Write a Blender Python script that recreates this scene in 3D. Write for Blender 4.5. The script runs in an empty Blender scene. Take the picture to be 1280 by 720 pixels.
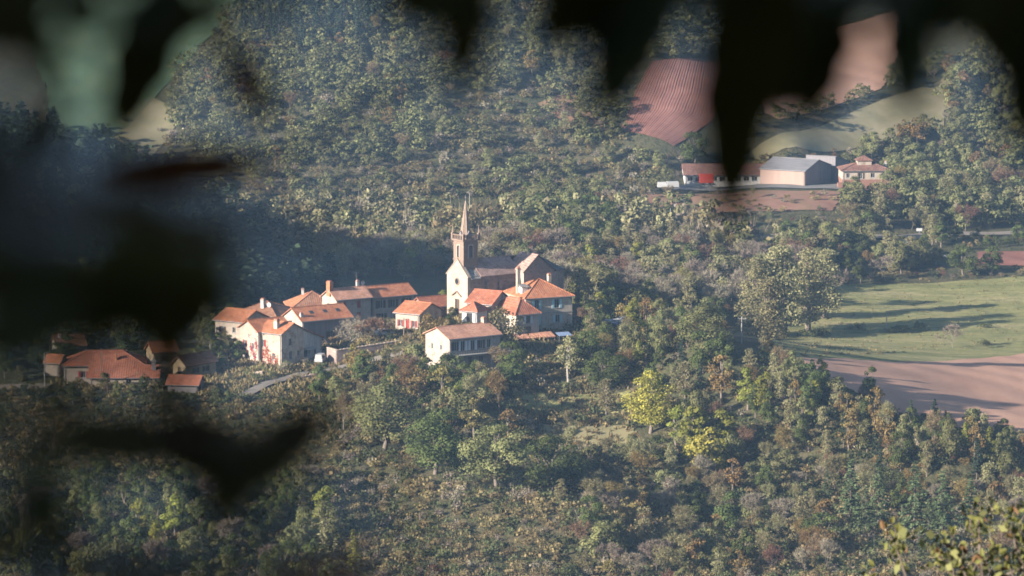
import bpy, bmesh, math, random
import numpy as np
from mathutils import Vector, Matrix

random.seed(11)
RNG = np.random.default_rng(11)
SC = bpy.context.scene
COL = SC.collection
R = math.radians

# ------------------------------------------------------------------ camera
LENS, SENSOR, PITCH = 150.0, 36.0, R(-8.0)
cam_d = bpy.data.cameras.new("camera")
cam = bpy.data.objects.new("camera", cam_d)
COL.objects.link(cam)
cam.location = (0, 0, 0)
cam.rotation_euler = (R(90) + PITCH, 0, 0)
cam_d.lens, cam_d.sensor_width = LENS, SENSOR
cam_d.clip_start, cam_d.clip_end = 0.1, 6000
cam_d.dof.use_dof = True
cam_d.dof.focus_distance = 900
cam_d.dof.aperture_fstop = 7.6
SC.camera = cam

# ------------------------------------------------------------------ sky, sun, exposure
SUN_EL = R(19.0)
SUN_AZ = math.atan2(-0.87, -0.49)          # direction towards the sun, measured from +Y towards +X
world = bpy.data.worlds.new("World")
SC.world = world
world.use_nodes = True
wn = world.node_tree
bg = wn.nodes["Background"]
sky = wn.nodes.new("ShaderNodeTexSky")
sky.sky_type = 'NISHITA'
sky.sun_disc = False
sky.sun_elevation = SUN_EL
sky.sun_rotation = SUN_AZ
sky.altitude = 300
sky.dust_density = 0.6
wn.links.new(sky.outputs[0], bg.inputs[0])
bg.inputs[1].default_value = 0.06
sun_d = bpy.data.lights.new("sun", 'SUN')
sun = bpy.data.objects.new("sun", sun_d)
COL.objects.link(sun)
SUN_DIR = Vector((math.sin(SUN_AZ) * math.cos(SUN_EL), math.cos(SUN_AZ) * math.cos(SUN_EL), math.sin(SUN_EL)))
sun.rotation_euler = SUN_DIR.to_track_quat('Z', 'Y').to_euler()
sun_d.energy = 5.0
sun_d.angle = R(0.5)
sun_d.color = (1.0, 0.90, 0.78)
SC.view_settings.view_transform = 'Standard'
SC.view_settings.look = 'None'
SC.view_settings.gamma = 1.0
SC.view_settings.exposure = 1.9
SC.view_settings.use_curve_mapping = False
HAZE = 0.000085
SC.cycles.max_bounces = 5
SC.cycles.diffuse_bounces = 2
SC.cycles.transparent_max_bounces = 4
SC.cycles.volume_bounces = 0
SC.cycles.filter_width = 1.7

# ------------------------------------------------------------------ pixel rays (1280 x 720 photograph)
FPX = 1280 * LENS / SENSOR
CP, SP = math.cos(PITCH), math.sin(PITCH)


def ray(px, py):
    u, v = (px - 640.0) / FPX, (360.0 - py) / FPX
    return (u, CP - v * SP, SP + v * CP)


def at(px, py, Y):
    d = ray(px, py)
    t = Y / d[1]
    return Vector((d[0] * t, Y, d[2] * t))


def project(P):
    """world points (n,3) -> pixel columns and rows"""
    P = np.asarray(P, float)
    fwd = P[:, 1] * CP + P[:, 2] * SP
    up = -P[:, 1] * SP + P[:, 2] * CP
    return 640 + FPX * P[:, 0] / fwd, 360 - FPX * up / fwd


# ------------------------------------------------------------------ houses: base corner pixel and distance (also shapes the ground)
# near: which front corner stands nearest the camera (L or R) = the corner at (px, py, Y)
HOUSES = {}


def H(key, near, px, py, Y, th, L, W, h, roof, rise, **k):
    HOUSES[key] = dict(near=near, px=px, py=py, Y=Y, th=R(th), L=L, W=W, h=h, roof=roof, rise=rise, **k)


H('front_farm', 'L', 562, 463, 862, 33, 12.3, 9.3, 6.5, 'gx', 1.7)
H('ivy_right', 'R', 352, 457, 880, -35, 6.1, 7.6, 6.7, 'gx', 1.7)
H('ivy_left', 'L', 323, 452, 882.5, 33, 8.0, 7.9, 6.3, 'gx', 1.9)
H('ivy_lean', 'R', 377.6, 451.5, 886.4, -35, 5.8, 6.8, 4.3, 'sb', 2.5)
H('cream_low', 'R', 303, 431, 899, -33, 7.2, 9.0, 4.9, 'gx', 1.8)
H('hip_brown', 'R', 345, 424, 915, -28, 10.4, 10.0, 5.0, 'hip', 2.2)
H('skylight', 'L', 378, 432, 903, 33, 12.2, 8.2, 5.3, 'gx', 2.2)
H('hip_sunlit', 'L', 365, 418, 931, 10, 10.6, 11.5, 5.6, 'hip', 2.9)
H('red_shutters', 'L', 421, 409, 925, 32, 8.6, 6.4, 6.1, 'gx', 1.8)
H('dark_shutters', 'L', 466, 406, 931, 32, 10.8, 7.0, 6.1, 'gx', 1.8)
H('garden_house', 'R', 524, 412, 893, -31, 5.9, 8.8, 3.3, 'gx', 1.7)
H('barn_behind', 'L', 531, 408, 908, 31, 7.3, 5.6, 4.2, 'gx', 1.6)
H('central_right', 'L', 645, 423, 884, 31, 5.6, 10.0, 5.2, 'hip', 2.5)
H('central_left', 'R', 614, 406, 889, -30, 6.0, 8.0, 4.4, 'gx', 2.1)
H('porch_house', 'R', 596, 404, 884, -30, 3.6, 4.2, 2.6, 'hip', 1.3)
H('tall_house', 'L', 657, 414, 894, 23, 10.8, 11.0, 7.1, 'hip', 3.0)
H('ham_hip', 'L', 80, 476, 868, 2, 16.5, 9.5, 3.2, 'hip', 2.2)
H('ham_long', 'L', 112, 481, 862, 1, 13.9, 4.4, 1.5, 'sf', 1.8)
H('ham_gable', 'L', 192, 466, 872, 24, 5.2, 4.4, 4.4, 'gx', 1.6)
H('ham_cream', 'R', 232, 472, 868, -40, 3.6, 9.0, 2.6, 'gy', 1.6)
H('ham_shed', 'R', 247, 490, 852, -10, 6.2, 5.0, 1.5, 'gx', 1.3)
H('ham_back', 'L', 72, 450, 890, 20, 6.0, 5.0, 3.0, 'gx', 1.8)
H('ham_small', 'R', 74, 469, 870, -15, 3.0, 4.0, 2.6, 'gx', 1.2)
H('farm_long', 'L', 856, 231, 1206, 2, 22.6, 12.0, 2.8, 'gx', 2.3)
H('farm_barn', 'R', 1006, 232.5, 1198, -29, 14.0, 17.6, 4.2, 'gx', 2.3)
H('farm_dark', 'R', 1044, 229, 1214, -25, 9.0, 12.0, 5.0, 'sb', 2.6)
H('villa', 'L', 1053, 235.5, 1196, 3, 13.6, 9.0, 5.0, 'hip', 1.6)
H('valley_hut', 'L', 588, 312, 1120, 30, 4.0, 5.0, 3.4, 'gx', 1.2)
H('red_hut', 'L', 839, 261, 1172, 5, 2.9, 2.5, 2.0, 'sf', 0.5)
H('edge_house', 'L', 1268, 238, 1215, 5, 8.0, 6.0, 2.8, 'gx', 1.6)
CHURCH = (584.5, 396, 900, R(36))


def house_frame(hd):
    th, L = hd['th'], hd['L']
    c = at(hd['px'], hd['py'], hd['Y'])
    ax, ay = Vector((math.cos(th), math.sin(th), 0)), Vector((-math.sin(th), math.cos(th), 0))
    o = c if hd['near'] == 'L' else c - ax * L
    return o, ax, ay


# ------------------------------------------------------------------ terrain: thin plate spline through surveyed points
PTS = []


def C(px, py, Y, dz=0.0):
    p = at(px, py, Y)
    PTS.append((p.x, p.y, p.z + dz))


def Wp(x, y, z):
    PTS.append((x, y, z))


for x in (-130, -65, 0, 65, 130):
    Wp(x, 620, -151)
for px in (-100, 100, 300, 500, 700, 900, 1100, 1300):
    C(px, 720, 702)
for a in [(0, 600, 778), (200, 600, 780), (400, 600, 782), (600, 610, 780), (800, 600, 790), (1000, 620, 788), (1200, 650, 760),
          (0, 505, 856), (120, 484, 866), (250, 492, 852), (330, 480, 862), (400, 490, 853), (450, 462, 874), (480, 520, 838), (580, 540, 825),
          (680, 482, 852), (660, 540, 826), (760, 440, 880), (800, 500, 846), (815, 540, 826), (900, 470, 852), (1010, 520, 845), (1160, 556, 836),
          (1280, 592, 815), (730, 412, 900), (590, 400, 893), (700, 404, 905),
          (500, 300, 1146), (600, 330, 1092), (560, 265, 1185), (300, 262, 1180),
          (800, 240, 1196), (950, 234, 1196), (1080, 237, 1197), (1160, 238, 1205), (950, 228, 1216), (800, 258, 1172), (1080, 258, 1172), (950, 262, 1168), (950, 300, 1132), (1150, 272, 1168), (1150, 345, 1097), (1280, 240, 1212), (1280, 320, 1118),
          (1000, 190, 1228), (1130, 130, 1275), (1000, 80, 1312), (830, 178, 1226), (840, 85, 1270), (1280, 100, 1300),
          (600, 250, 1200), (600, 200, 1219), (600, 100, 1258), (600, 0, 1299), (400, 250, 1195), (400, 150, 1232), (400, 0, 1300), (750, 200, 1222), (750, 100, 1262), (750, 0, 1305),
          (200, 180, 1222), (200, 90, 1266), (200, 0, 1320), (50, 100, 1266), (0, 0, 1330)]:
    C(*a)
for a in [(60, 980, -150.5), (120, 880, -151), (180, 900, -151), (110, 960, -151), (200, 960, -151), (200, 1090, -151), (60, 1080, -150.5), (10, 1000, -148), (-20, 1060, -149), (30, 1040, -149.5),
          (-105, 1040, -121), (-75, 1030, -133), (-46, 1012, -147), (-126, 1050, -117), (-190, 1045, -92), (-190, 1120, -112), (-126, 1120, -128), (-60, 1100, -149),
          (-90, 960, -139), (-125, 960, -134), (-200, 945, -72), (-250, 925, -58), (-155, 950, -114), (-45, 965, -144), (-260, 1000, -64), (-260, 1080, -88), (-205, 1095, -106), (-340, 1050, -70),
          (-140, 880, -141), (-220, 860, -128), (-30, 945, -138)]:
    Wp(*a)
for x in (-450, -250, 0, 250, 450):
    Wp(x, 1500, -25 + 0.00005 * x * x)
    Wp(x, 1750, 30)
    Wp(x, 1950, 45)
for a in [(450, 620, -140), (450, 900, -150), (450, 1200, -120), (300, 900, -151), (300, 1200, -137), (-450, 620, -130), (-450, 900, -70), (-450, 1200, -70), (250, 1300, -118)]:
    Wp(*a)
for k_, hd in HOUSES.items():
    o_, ax_, ay_ = house_frame(hd)
    for fx, fy in ((0, 0), (1, 0), (0.5, 1)):
        p_ = o_ + ax_ * hd['L'] * fx + ay_ * hd['W'] * fy
        PTS.append((p_.x, p_.y, o_.z - (0.1 if fy == 0 else 0.0)))
c_ = at(*CHURCH[:3])
for du, dw in ((0, 0), (12, 0), (22, 0), (10, 8)):
    PTS.append((c_.x + du * .81 - dw * .59, c_.y + du * .59 + dw * .81, c_.z))

PTS = np.array(PTS)
S = 300.0
_xy = PTS[:, :2] / S


def _phi(d2):
    return 0.5 * d2 * np.log(np.maximum(d2, 1e-12))


_n = len(PTS)
_d2 = ((_xy[:, None] - _xy[None]) ** 2).sum(2)
_A = np.zeros((_n + 3, _n + 3))
_A[:_n, :_n] = _phi(_d2) + np.eye(_n) * 2e-5
_A[:_n, _n] = 1
_A[:_n, _n + 1:] = _xy
_A[_n:, :_n] = _A[:_n, _n:].T
_w = np.linalg.solve(_A, np.concatenate([PTS[:, 2], np.zeros(3)]))


def tps(x, y):
    p = np.stack([x / S, y / S], 1)
    out = np.empty(len(p))
    for i in range(0, len(p), 20000):
        q = p[i:i + 20000]
        d2 = ((q[:, None] - _xy[None]) ** 2).sum(2)
        out[i:i + 20000] = _phi(d2) @ _w[:_n] + _w[_n] + q @ _w[_n + 1:]
    return out


NEAR_Y = [-400, -120, -30, -3, 1.2, 12, 40, 100, 200, 300, 450, 620]
NEAR_Z = [90, 42, 9, -1.4, -1.75, -8, -25, -62, -112, -139, -151, -151]


def sstep(t):
    t = np.clip(t, 0, 1)
    return t * t * (3 - 2 * t)


def wob(x, y):
    return (np.sin(x * .31 + 1.3 * np.sin(y * .13)) * np.sin(y * .27 + 1.1 * np.sin(x * .11)) * .35 + np.sin(x * .083 + 2) * np.sin(y * .071 + 1) * .5)


def bank(x, y, a, b, drop, w, back, margin):
    """a steep bank falling to the right along the line a-b, the ground rising again slowly beyond it"""
    t = (y - a[1]) / (b[1] - a[1])
    s = x - (a[0] + (b[0] - a[0]) * t) + 2.5 * np.sin(y * .17)
    lo, hi = min(a[1], b[1]), max(a[1], b[1])
    win = sstep((y - lo + margin) / margin) * sstep((hi + margin - y) / margin)
    up = .6 * sstep((s + 30) / 30) * (1 - sstep(s / w))
    return drop * win * (up - .55 * sstep(s / w) + .55 * sstep((s - w) / back))


def height_raw(x, y):
    x, y = np.asarray(x, float), np.asarray(y, float)
    near = np.interp(y, NEAR_Y, NEAR_Z)
    xc, yc = np.clip(x, -460, 460), np.clip(y, 610, 1960)
    far = np.clip(tps(xc, yc), -160, 75)
    t = sstep((y - 560) / 120)
    far = far + bank(x, y, (-38, 822), (16, 722), 9, 18, 70, 14) + bank(x, y, (44, 852), (86, 792), 12, 20, 60, 12) + bank(x, y, (-8, 838), (26, 800), 4, 10, 30, 8)
    return near * (1 - t) + far * t + wob(x, y) * .5 * sstep((y - 60) / 100)


GX = np.arange(-330, 331, 2.0)
GY = np.arange(560, 1761, 2.0)
_gx, _gy = np.meshgrid(GX, GY)
GH = height_raw(_gx.ravel(), _gy.ravel()).reshape(_gx.shape)


def height(x, y):
    x, y = np.atleast_1d(np.asarray(x, float)), np.atleast_1d(np.asarray(y, float))
    inside = (x > -328) & (x < 328) & (y > 562) & (y < 1757)
    fx = np.clip((x + 330) / 2, 0, len(GX) - 1.001)
    fy = np.clip((y - 560) / 2, 0, len(GY) - 1.001)
    i, j = fx.astype(int), fy.astype(int)
    a, b = fx - i, fy - j
    h = GH[j, i] * (1 - a) * (1 - b) + GH[j, i + 1] * a * (1 - b) + GH[j + 1, i] * (1 - a) * b + GH[j + 1, i + 1] * a * b
    if not inside.all():
        h = h.copy()
        h[~inside] = height_raw(x[~inside], y[~inside])
    return h


def hz(x, y):
    return float(height(x, y)[0])


_MY = np.arange(640, 1700, 1.0)


def ground(px, py):
    """where the line of sight through a pixel of the photograph meets the terrain"""
    d = ray(px, py)
    t = _MY / d[1]
    X, Z = d[0] * t, d[2] * t
    hh = height(X, _MY)
    below = np.nonzero(Z < hh)[0]
    if not len(below):
        return None
    i = below[0]
    if i:
        e0, e1 = Z[i - 1] - hh[i - 1], Z[i] - hh[i]
        f = e0 / (e0 - e1 + 1e-9)
        y = _MY[i - 1] + f
    else:
        y = _MY[0]
    x = d[0] * y / d[1]
    return Vector((x, y, hz(x, y)))


def visible(P):
    """bool per point: nothing of the terrain stands between it and the camera"""
    P = np.asarray(P, float)
    ok = np.ones(len(P), bool)
    for f in np.linspace(0.66, 0.995, 90):
        q = P * f
        ok &= ~((q[:, 1] > 640) & (height(q[:, 0], q[:, 1]) > q[:, 2] + 0.3))
    return ok


# ------------------------------------------------------------------ object helpers
def tag(o, label=None, cat=None, group=None, kind=None):
    if label: o['label'] = label
    if cat: o['category'] = cat
    if group: o['group'] = group
    if kind: o['kind'] = kind
    return o


def empty(name, loc=(0, 0, 0), rz=0.0):
    o = bpy.data.objects.new(name, None)
    o.location = loc
    o.rotation_euler = (0, 0, rz)
    o.empty_display_size = .5
    COL.objects.link(o)
    return o


def copy_tree(o, parent=None):
    c = o.copy()
    COL.objects.link(c)
    if parent is not None:
        c.parent = parent
    for ch in list(o.children):
        copy_tree(ch, c)
    return c


class MB:
    """collects polygons and links them as one mesh object"""

    def __init__(self):
        self.v, self.f, self.m = [], [], []

    def poly(self, pts, m=0):
        n = len(self.v)
        self.v += [tuple(p) for p in pts]
        self.f.append(list(range(n, n + len(pts))))
        self.m.append(m)
        return self

    def box(self, x0, x1, y0, y1, z0, z1, m=0):
        n = len(self.v)
        self.v += [(x0, y0, z0), (x1, y0, z0), (x1, y1, z0), (x0, y1, z0), (x0, y0, z1), (x1, y0, z1), (x1, y1, z1), (x0, y1, z1)]
        for f in ((3, 2, 1, 0), (4, 5, 6, 7), (0, 1, 5, 4), (1, 2, 6, 5), (2, 3, 7, 6), (3, 0, 4, 7)):
            self.f.append([n + i for i in f])
            self.m.append(m)
        return self

    def prism(self, poly, z0, z1, m=0):
        """closed prism over a counter-clockwise xy polygon"""
        n, k = len(self.v), len(poly)
        self.v += [(x, y, z0) for x, y in poly] + [(x, y, z1) for x, y in poly]
        self.f += [[n + i for i in range(k)][::-1], [n + k + i for i in range(k)]]
        self.m += [m, m]
        for i in range(k):
            j = (i + 1) % k
            self.f.append([n + i, n + j, n + k + j, n + k + i])
            self.m.append(m)
        return self

    def slab(self, top, t=0.16, m=0):
        """a sheet with thickness: polygon of 3-D points, extruded straight down"""
        n, k = len(self.v), len(top)
        self.v += [tuple(p) for p in top] + [(p[0], p[1], p[2] - t) for p in top]
        self.f += [[n + i for i in range(k)], [n + k + i for i in range(k)][::-1]]
        self.m += [m, m]
        for i in range(k):
            j = (i + 1) % k
            self.f.append([n + j, n + i, n + k + i, n + k + j])
            self.m.append(m)
        return self

    def tube(self, pts, rad, sides=6, m=0, cap=True):
        pts = [Vector(p) for p in pts]
        n0 = len(self.v)
        for i, p in enumerate(pts):
            d = (pts[min(i + 1, len(pts) - 1)] - pts[max(i - 1, 0)])
            d = d.normalized() if d.length > 1e-9 else Vector((0, 0, 1))
            a = d.cross(Vector((0, 0, 1)) if abs(d.z) < .9 else Vector((1, 0, 0))).normalized()
            b = d.cross(a)
            r = rad[i] if hasattr(rad, '__len__') else rad
            for s in range(sides):
                q = p + (a * math.cos(2 * math.pi * s / sides) + b * math.sin(2 * math.pi * s / sides)) * r
                self.v.append(tuple(q))
        for i in range(len(pts) - 1):
            for s in range(sides):
                t = (s + 1) % sides
                self.f.append([n0 + i * sides + s, n0 + i * sides + t, n0 + (i + 1) * sides + t, n0 + (i + 1) * sides + s])
                self.m.append(m)
        if cap:
            self.f.append([n0 + s for s in range(sides)][::-1])
            self.f.append([n0 + (len(pts) - 1) * sides + s for s in range(sides)])
            self.m += [m, m]
        return self

    def mesh(self, name, mats):
        me = bpy.data.meshes.new(name)
        me.from_pydata(self.v, [], self.f)
        for mt in (mats if isinstance(mats, (list, tuple)) else [mats]):
            me.materials.append(mt)
        if any(self.m):
            me.polygons.foreach_set("material_index", self.m)
        me.update()
        return me

    def build(self, name, mats, parent=None, loc=None, rz=None):
        o = bpy.data.objects.new(name, self.mesh(name, mats))
        COL.objects.link(o)
        if parent is not None: o.parent = parent
        if loc is not None: o.location = loc
        if rz is not None: o.rotation_euler = (0, 0, rz)
        return o


def np_mesh(name, V, F, mats, attr=None, midx=None, smooth=False):
    """mesh from arrays; F is (n,3) or (n,4); attr is an (nv,4) colour attribute named tint"""
    me = bpy.data.meshes.new(name)
    V, F = np.asarray(V, np.float32), np.asarray(F, np.int32)
    me.vertices.add(len(V))
    me.vertices.foreach_set("co", V.ravel())
    k = F.shape[1]
    me.loops.add(F.size)
    me.loops.foreach_set("vertex_index", F.ravel())
    me.polygons.add(len(F))
    me.polygons.foreach_set("loop_start", np.arange(0, F.size, k, dtype=np.int32))
    if midx is not None:
        me.polygons.foreach_set("material_index", np.asarray(midx, np.int32))
    if smooth:
        me.polygons.foreach_set("use_smooth", np.ones(len(F), bool))
    for mt in (mats if isinstance(mats, (list, tuple)) else [mats]):
        me.materials.append(mt)
    me.update(calc_edges=True)
    if attr is not None:
        a = me.color_attributes.new("tint", 'FLOAT_COLOR', 'POINT')
        a.data.foreach_set("color", np.asarray(attr, np.float32).ravel())
    return me


def link(name, me, parent=None, loc=None):
    o = bpy.data.objects.new(name, me)
    COL.objects.link(o)
    if parent is not None: o.parent = parent
    if loc is not None: o.location = loc
    return o


# ------------------------------------------------------------------ materials
def new_mat(name):
    m = bpy.data.materials.new(name)
    m.use_nodes = True
    nt = m.node_tree
    return m, nt, nt.nodes["Principled BSDF"]


def ramp(nt, fac, stops):
    r = nt.nodes.new("ShaderNodeValToRGB")
    el = r.color_ramp.elements
    while len(el) < len(stops):
        el.new(0.5)
    for e, (p, c) in zip(el, stops):
        e.position = p
        e.color = (*c, 1)
    nt.links.new(fac, r.inputs[0])
    return r.outputs[0]


def noise(nt, scale, detail=4, coord='Object', rough=.6, stretch=None):
    tc = nt.nodes.new("ShaderNodeTexCoord")
    n = nt.nodes.new("ShaderNodeTexNoise")
    n.inputs["Scale"].default_value = scale
    n.inputs["Detail"].default_value = detail
    n.inputs["Roughness"].default_value = rough
    if stretch:
        mp = nt.nodes.new("ShaderNodeMapping")
        mp.inputs["Scale"].default_value = stretch
        nt.links.new(tc.outputs[coord], mp.inputs[0])
        nt.links.new(mp.outputs[0], n.inputs["Vector"])
    else:
        nt.links.new(tc.outputs[coord], n.inputs["Vector"])
    return n.outputs[0]


def mixc(nt, fac, a, b, mode='MIX'):
    n = nt.nodes.new("ShaderNodeMix")
    n.data_type = 'RGBA'
    n.blend_type = mode
    for s, v in ((0, fac), (6, a), (7, b)):
        if hasattr(v, 'links') or hasattr(v, 'is_linked'):
            nt.links.new(v, n.inputs[s])
        else:
            n.inputs[s].default_value = v if s == 0 else (*v, 1)
    return n.outputs[2]


def bump(nt, bsdf, h, strength=.4, dist=.05):
    b = nt.nodes.new("ShaderNodeBump")
    b.inputs["Strength"].default_value = strength
    b.inputs["Distance"].default_value = dist
    nt.links.new(h, b.inputs["Height"])
    nt.links.new(b.outputs[0], bsdf.inputs["Normal"])


def simple(name, stops, scale=2.0, rough=.85, detail=5, bstr=.3, bdist=.04, stretch=None, spec=.3, metal=0.0):
    m, nt, b = new_mat(name)
    n = noise(nt, scale, detail, stretch=stretch)
    k = len(stops)
    c = ramp(nt, n, [(.3 + .4 * i / max(k - 1, 1), s) for i, s in enumerate(stops)])
    nt.links.new(c, b.inputs["Base Color"])
    b.inputs["Roughness"].default_value = rough
    b.inputs["Specular IOR Level"].default_value = spec
    b.inputs["Metallic"].default_value = metal
    if bstr:
        bump(nt, b, n, bstr, bdist)
    return m


def roof_mat(name, c0, c1, c2, pitch=.24, rough=.8):
    """canal tiles: ribs running down the slope, courses across, tile to tile colour"""
    m, nt, b = new_mat(name)
    tc = nt.nodes.new("ShaderNodeTexCoord")
    n1 = noise(nt, 0.45, 3)
    vo = nt.nodes.new("ShaderNodeTexVoronoi")
    vo.inputs["Scale"].default_value = 2.2
    nt.links.new(tc.outputs["Object"], vo.inputs["Vector"])
    c = ramp(nt, n1, [(.3, c0), (.5, c1), (.72, c2)])
    sx = nt.nodes.new("ShaderNodeSeparateColor"); nt.links.new(vo.outputs["Color"], sx.inputs[0])
    c = mixc(nt, .6, c, ramp(nt, sx.outputs[0], [(0, tuple(v * .7 for v in c0)), (.5, c1), (1, tuple(min(1, v * 1.15) for v in c2))]))
    n3 = noise(nt, 5, 4)
    c = mixc(nt, ramp(nt, n3, [(.55, (0, 0, 0)), (.75, (.5, .5, .5))]), c, tuple(v * .45 for v in c0))
    lich = noise(nt, 1.1, 6, rough=.7)
    c = mixc(nt, ramp(nt, lich, [(.54, (0, 0, 0)), (.66, (.7, .7, .7))]), c, (.17, .145, .115))
    pat = noise(nt, .28, 2)
    c = mixc(nt, ramp(nt, pat, [(.40, (.55, .55, .55)), (.46, (0, 0, 0))]), c, tuple(v * .6 for v in c1))
    nt.links.new(c, b.inputs["Base Color"])
    wv = nt.nodes.new("ShaderNodeTexWave")
    wv.wave_type, wv.bands_direction = 'BANDS', 'X'
    wv.inputs["Scale"].default_value = 1 / pitch / 3.1416 / 2
    nt.links.new(tc.outputs["Object"], wv.inputs["Vector"])
    bump(nt, b, wv.outputs[0], .6, .08)
    b.inputs["Roughness"].default_value = rough
    b.inputs["Specular IOR Level"].default_value = .25
    return m


def leaf_mat(name, stops, trans=.3, hue=.03, val=.35):
    """leaf to leaf (tint.r) and plant to plant (tint.g and the object's own random) colour"""
    m, nt, b = new_mat(name)
    nt.nodes.remove(b)
    at_ = nt.nodes.new("ShaderNodeAttribute")
    at_.attribute_name = "tint"
    sp = nt.nodes.new("ShaderNodeSeparateColor")
    nt.links.new(at_.outputs["Color"], sp.inputs[0])
    oi = nt.nodes.new("ShaderNodeObjectInfo")
    ad = nt.nodes.new("ShaderNodeMath"); ad.operation = 'ADD'
    nt.links.new(sp.outputs[1], ad.inputs[0]); nt.links.new(oi.outputs["Random"], ad.inputs[1])
    fr = nt.nodes.new("ShaderNodeMath"); fr.operation = 'FRACT'
    nt.links.new(ad.outputs[0], fr.inputs[0])
    k = len(stops)
    mx = nt.nodes.new("ShaderNodeMath"); mx.operation = 'MULTIPLY_ADD'
    nt.links.new(fr.outputs[0], mx.inputs[0]); mx.inputs[1].default_value = .6
    ml = nt.nodes.new("ShaderNodeMath"); ml.operation = 'MULTIPLY'
    nt.links.new(sp.outputs[0], ml.inputs[0]); ml.inputs[1].default_value = .4
    nt.links.new(ml.outputs[0], mx.inputs[2])
    c = ramp(nt, mx.outputs[0], [(.12 + .76 * i / max(k - 1, 1), s) for i, s in enumerate(stops)])
    hs = nt.nodes.new("ShaderNodeHueSaturation")
    nt.links.new(c, hs.inputs["Color"])
    mr = nt.nodes.new("ShaderNodeMapRange")
    nt.links.new(fr.outputs[0], mr.inputs[0])
    mr.inputs[3].default_value, mr.inputs[4].default_value = .5 - hue, .5 + hue
    nt.links.new(mr.outputs[0], hs.inputs["Hue"])
    m2 = nt.nodes.new("ShaderNodeMapRange")
    nt.links.new(sp.outputs[0], m2.inputs[0])
    m2.inputs[3].default_value, m2.inputs[4].default_value = 1 - val, 1 + val
    nt.links.new(m2.outputs[0], hs.inputs["Value"])
    d = nt.nodes.new("ShaderNodeBsdfDiffuse")
    t = nt.nodes.new("ShaderNodeBsdfTranslucent")
    nt.links.new(hs.outputs[0], d.inputs[0]); nt.links.new(hs.outputs[0], t.inputs[0])
    mxs = nt.nodes.new("ShaderNodeMixShader")
    mxs.inputs[0].default_value = trans
    nt.links.new(d.outputs[0], mxs.inputs[1]); nt.links.new(t.outputs[0], mxs.inputs[2])
    nt.links.new(mxs.outputs[0], nt.nodes["Material Output"].inputs[0])
    return m


M = {}





M['pink'] = simple('pinkish sheet cladding', [(0.211, 0.138, 0.111), (0.249, 0.170, 0.138)], .3, stretch=(6, 6, .3), rough=.6)
M['dark_clad'] = simple('dark grey cladding', [(0.112, 0.104, 0.112), (0.164, 0.147, 0.154)], .4, stretch=(6, 6, .3), rough=.6)
M['brick'] = simple('brick red base wall', [(0.148, 0.074, 0.056), (0.203, 0.105, 0.074)], 2.5)


def plaster(name, c0, c1, c2, scale=.8):
    m, nt, b = new_mat(name)
    c = ramp(nt, noise(nt, scale, 5), [(.3, c0), (.5, c1), (.7, c2)])
    streak = noise(nt, 1.6, 5, stretch=(2.2, 2.2, .22))
    c = mixc(nt, ramp(nt, streak, [(.48, (0, 0, 0)), (.72, (.65, .65, .65))]), c, tuple(v * .58 for v in c0))
    patch_ = noise(nt, .55, 6)
    c = mixc(nt, ramp(nt, patch_, [(.60, (0, 0, 0)), (.64, (.75, .75, .75))]), c, (c0[0] * .72, c0[1] * .64, c0[2] * .58))
    nt.links.new(c, b.inputs["Base Color"])
    b.inputs["Roughness"].default_value = .9
    b.inputs["Specular IOR Level"].default_value = .2
    bump(nt, b, streak, .3, .04)
    return m


def stone(name, c0, c1, mortar, sc=1.4):
    m, nt, b = new_mat(name)
    tc = nt.nodes.new("ShaderNodeTexCoord")
    mp = nt.nodes.new("ShaderNodeMapping")
    mp.inputs["Scale"].default_value = (1, 1, 1.7)
    nt.links.new(tc.outputs["Object"], mp.inputs[0])
    vo = nt.nodes.new("ShaderNodeTexVoronoi"); vo.inputs["Scale"].default_value = sc
    ve = nt.nodes.new("ShaderNodeTexVoronoi"); ve.inputs["Scale"].default_value = sc; ve.feature = 'DISTANCE_TO_EDGE'
    nt.links.new(mp.outputs[0], vo.inputs["Vector"]); nt.links.new(mp.outputs[0], ve.inputs["Vector"])
    sx = nt.nodes.new("ShaderNodeSeparateColor"); nt.links.new(vo.outputs["Color"], sx.inputs[0])
    c = ramp(nt, sx.outputs[0], [(0, c0), (1, c1)])
    c = mixc(nt, ramp(nt, ve.outputs["Distance"], [(.02, (1, 1, 1)), (.09, (0, 0, 0))]), c, mortar)
    c = mixc(nt, ramp(nt, noise(nt, .35, 4), [(.35, (0, 0, 0)), (.7, (.5, .5, .5))]), c, tuple(v * .6 for v in c0))
    nt.links.new(c, b.inputs["Base Color"])
    b.inputs["Roughness"].default_value = .9
    bump(nt, b, ve.outputs["Distance"], .5, .06)
    return m


M['ivory'] = plaster('cream render', (.245, .20, .16), (.31, .258, .212), (.335, .29, .245))
M['cream'] = plaster('pale stone render', (0.286, 0.236, 0.187), (0.364, 0.314, 0.256), (0.413, 0.354, 0.295))
M['ochre'] = plaster('ochre render', (0.246, 0.180, 0.115), (0.312, 0.238, 0.148), (0.344, 0.271, 0.180))
M['grey'] = plaster('grey render', (0.213, 0.192, 0.176), (0.287, 0.261, 0.239), (0.330, 0.309, 0.287))
M['pale'] = plaster('whitewashed render', (0.343, 0.329, 0.311), (0.415, 0.406, 0.388), (0.451, 0.442, 0.424))
M['sandstone'] = stone('brown red rubble stone', (0.176, 0.113, 0.093), (0.309, 0.205, 0.165), (0.278, 0.205, 0.165))
M['ashlar'] = stone('pale pink church stone', (0.285, 0.218, 0.170), (0.364, 0.285, 0.225), (0.303, 0.243, 0.194), 1.0)
M['tower'] = stone('brownish tower stone', (0.167, 0.115, 0.087), (0.226, 0.159, 0.122), (0.185, 0.137, 0.107), 1.1)
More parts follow.
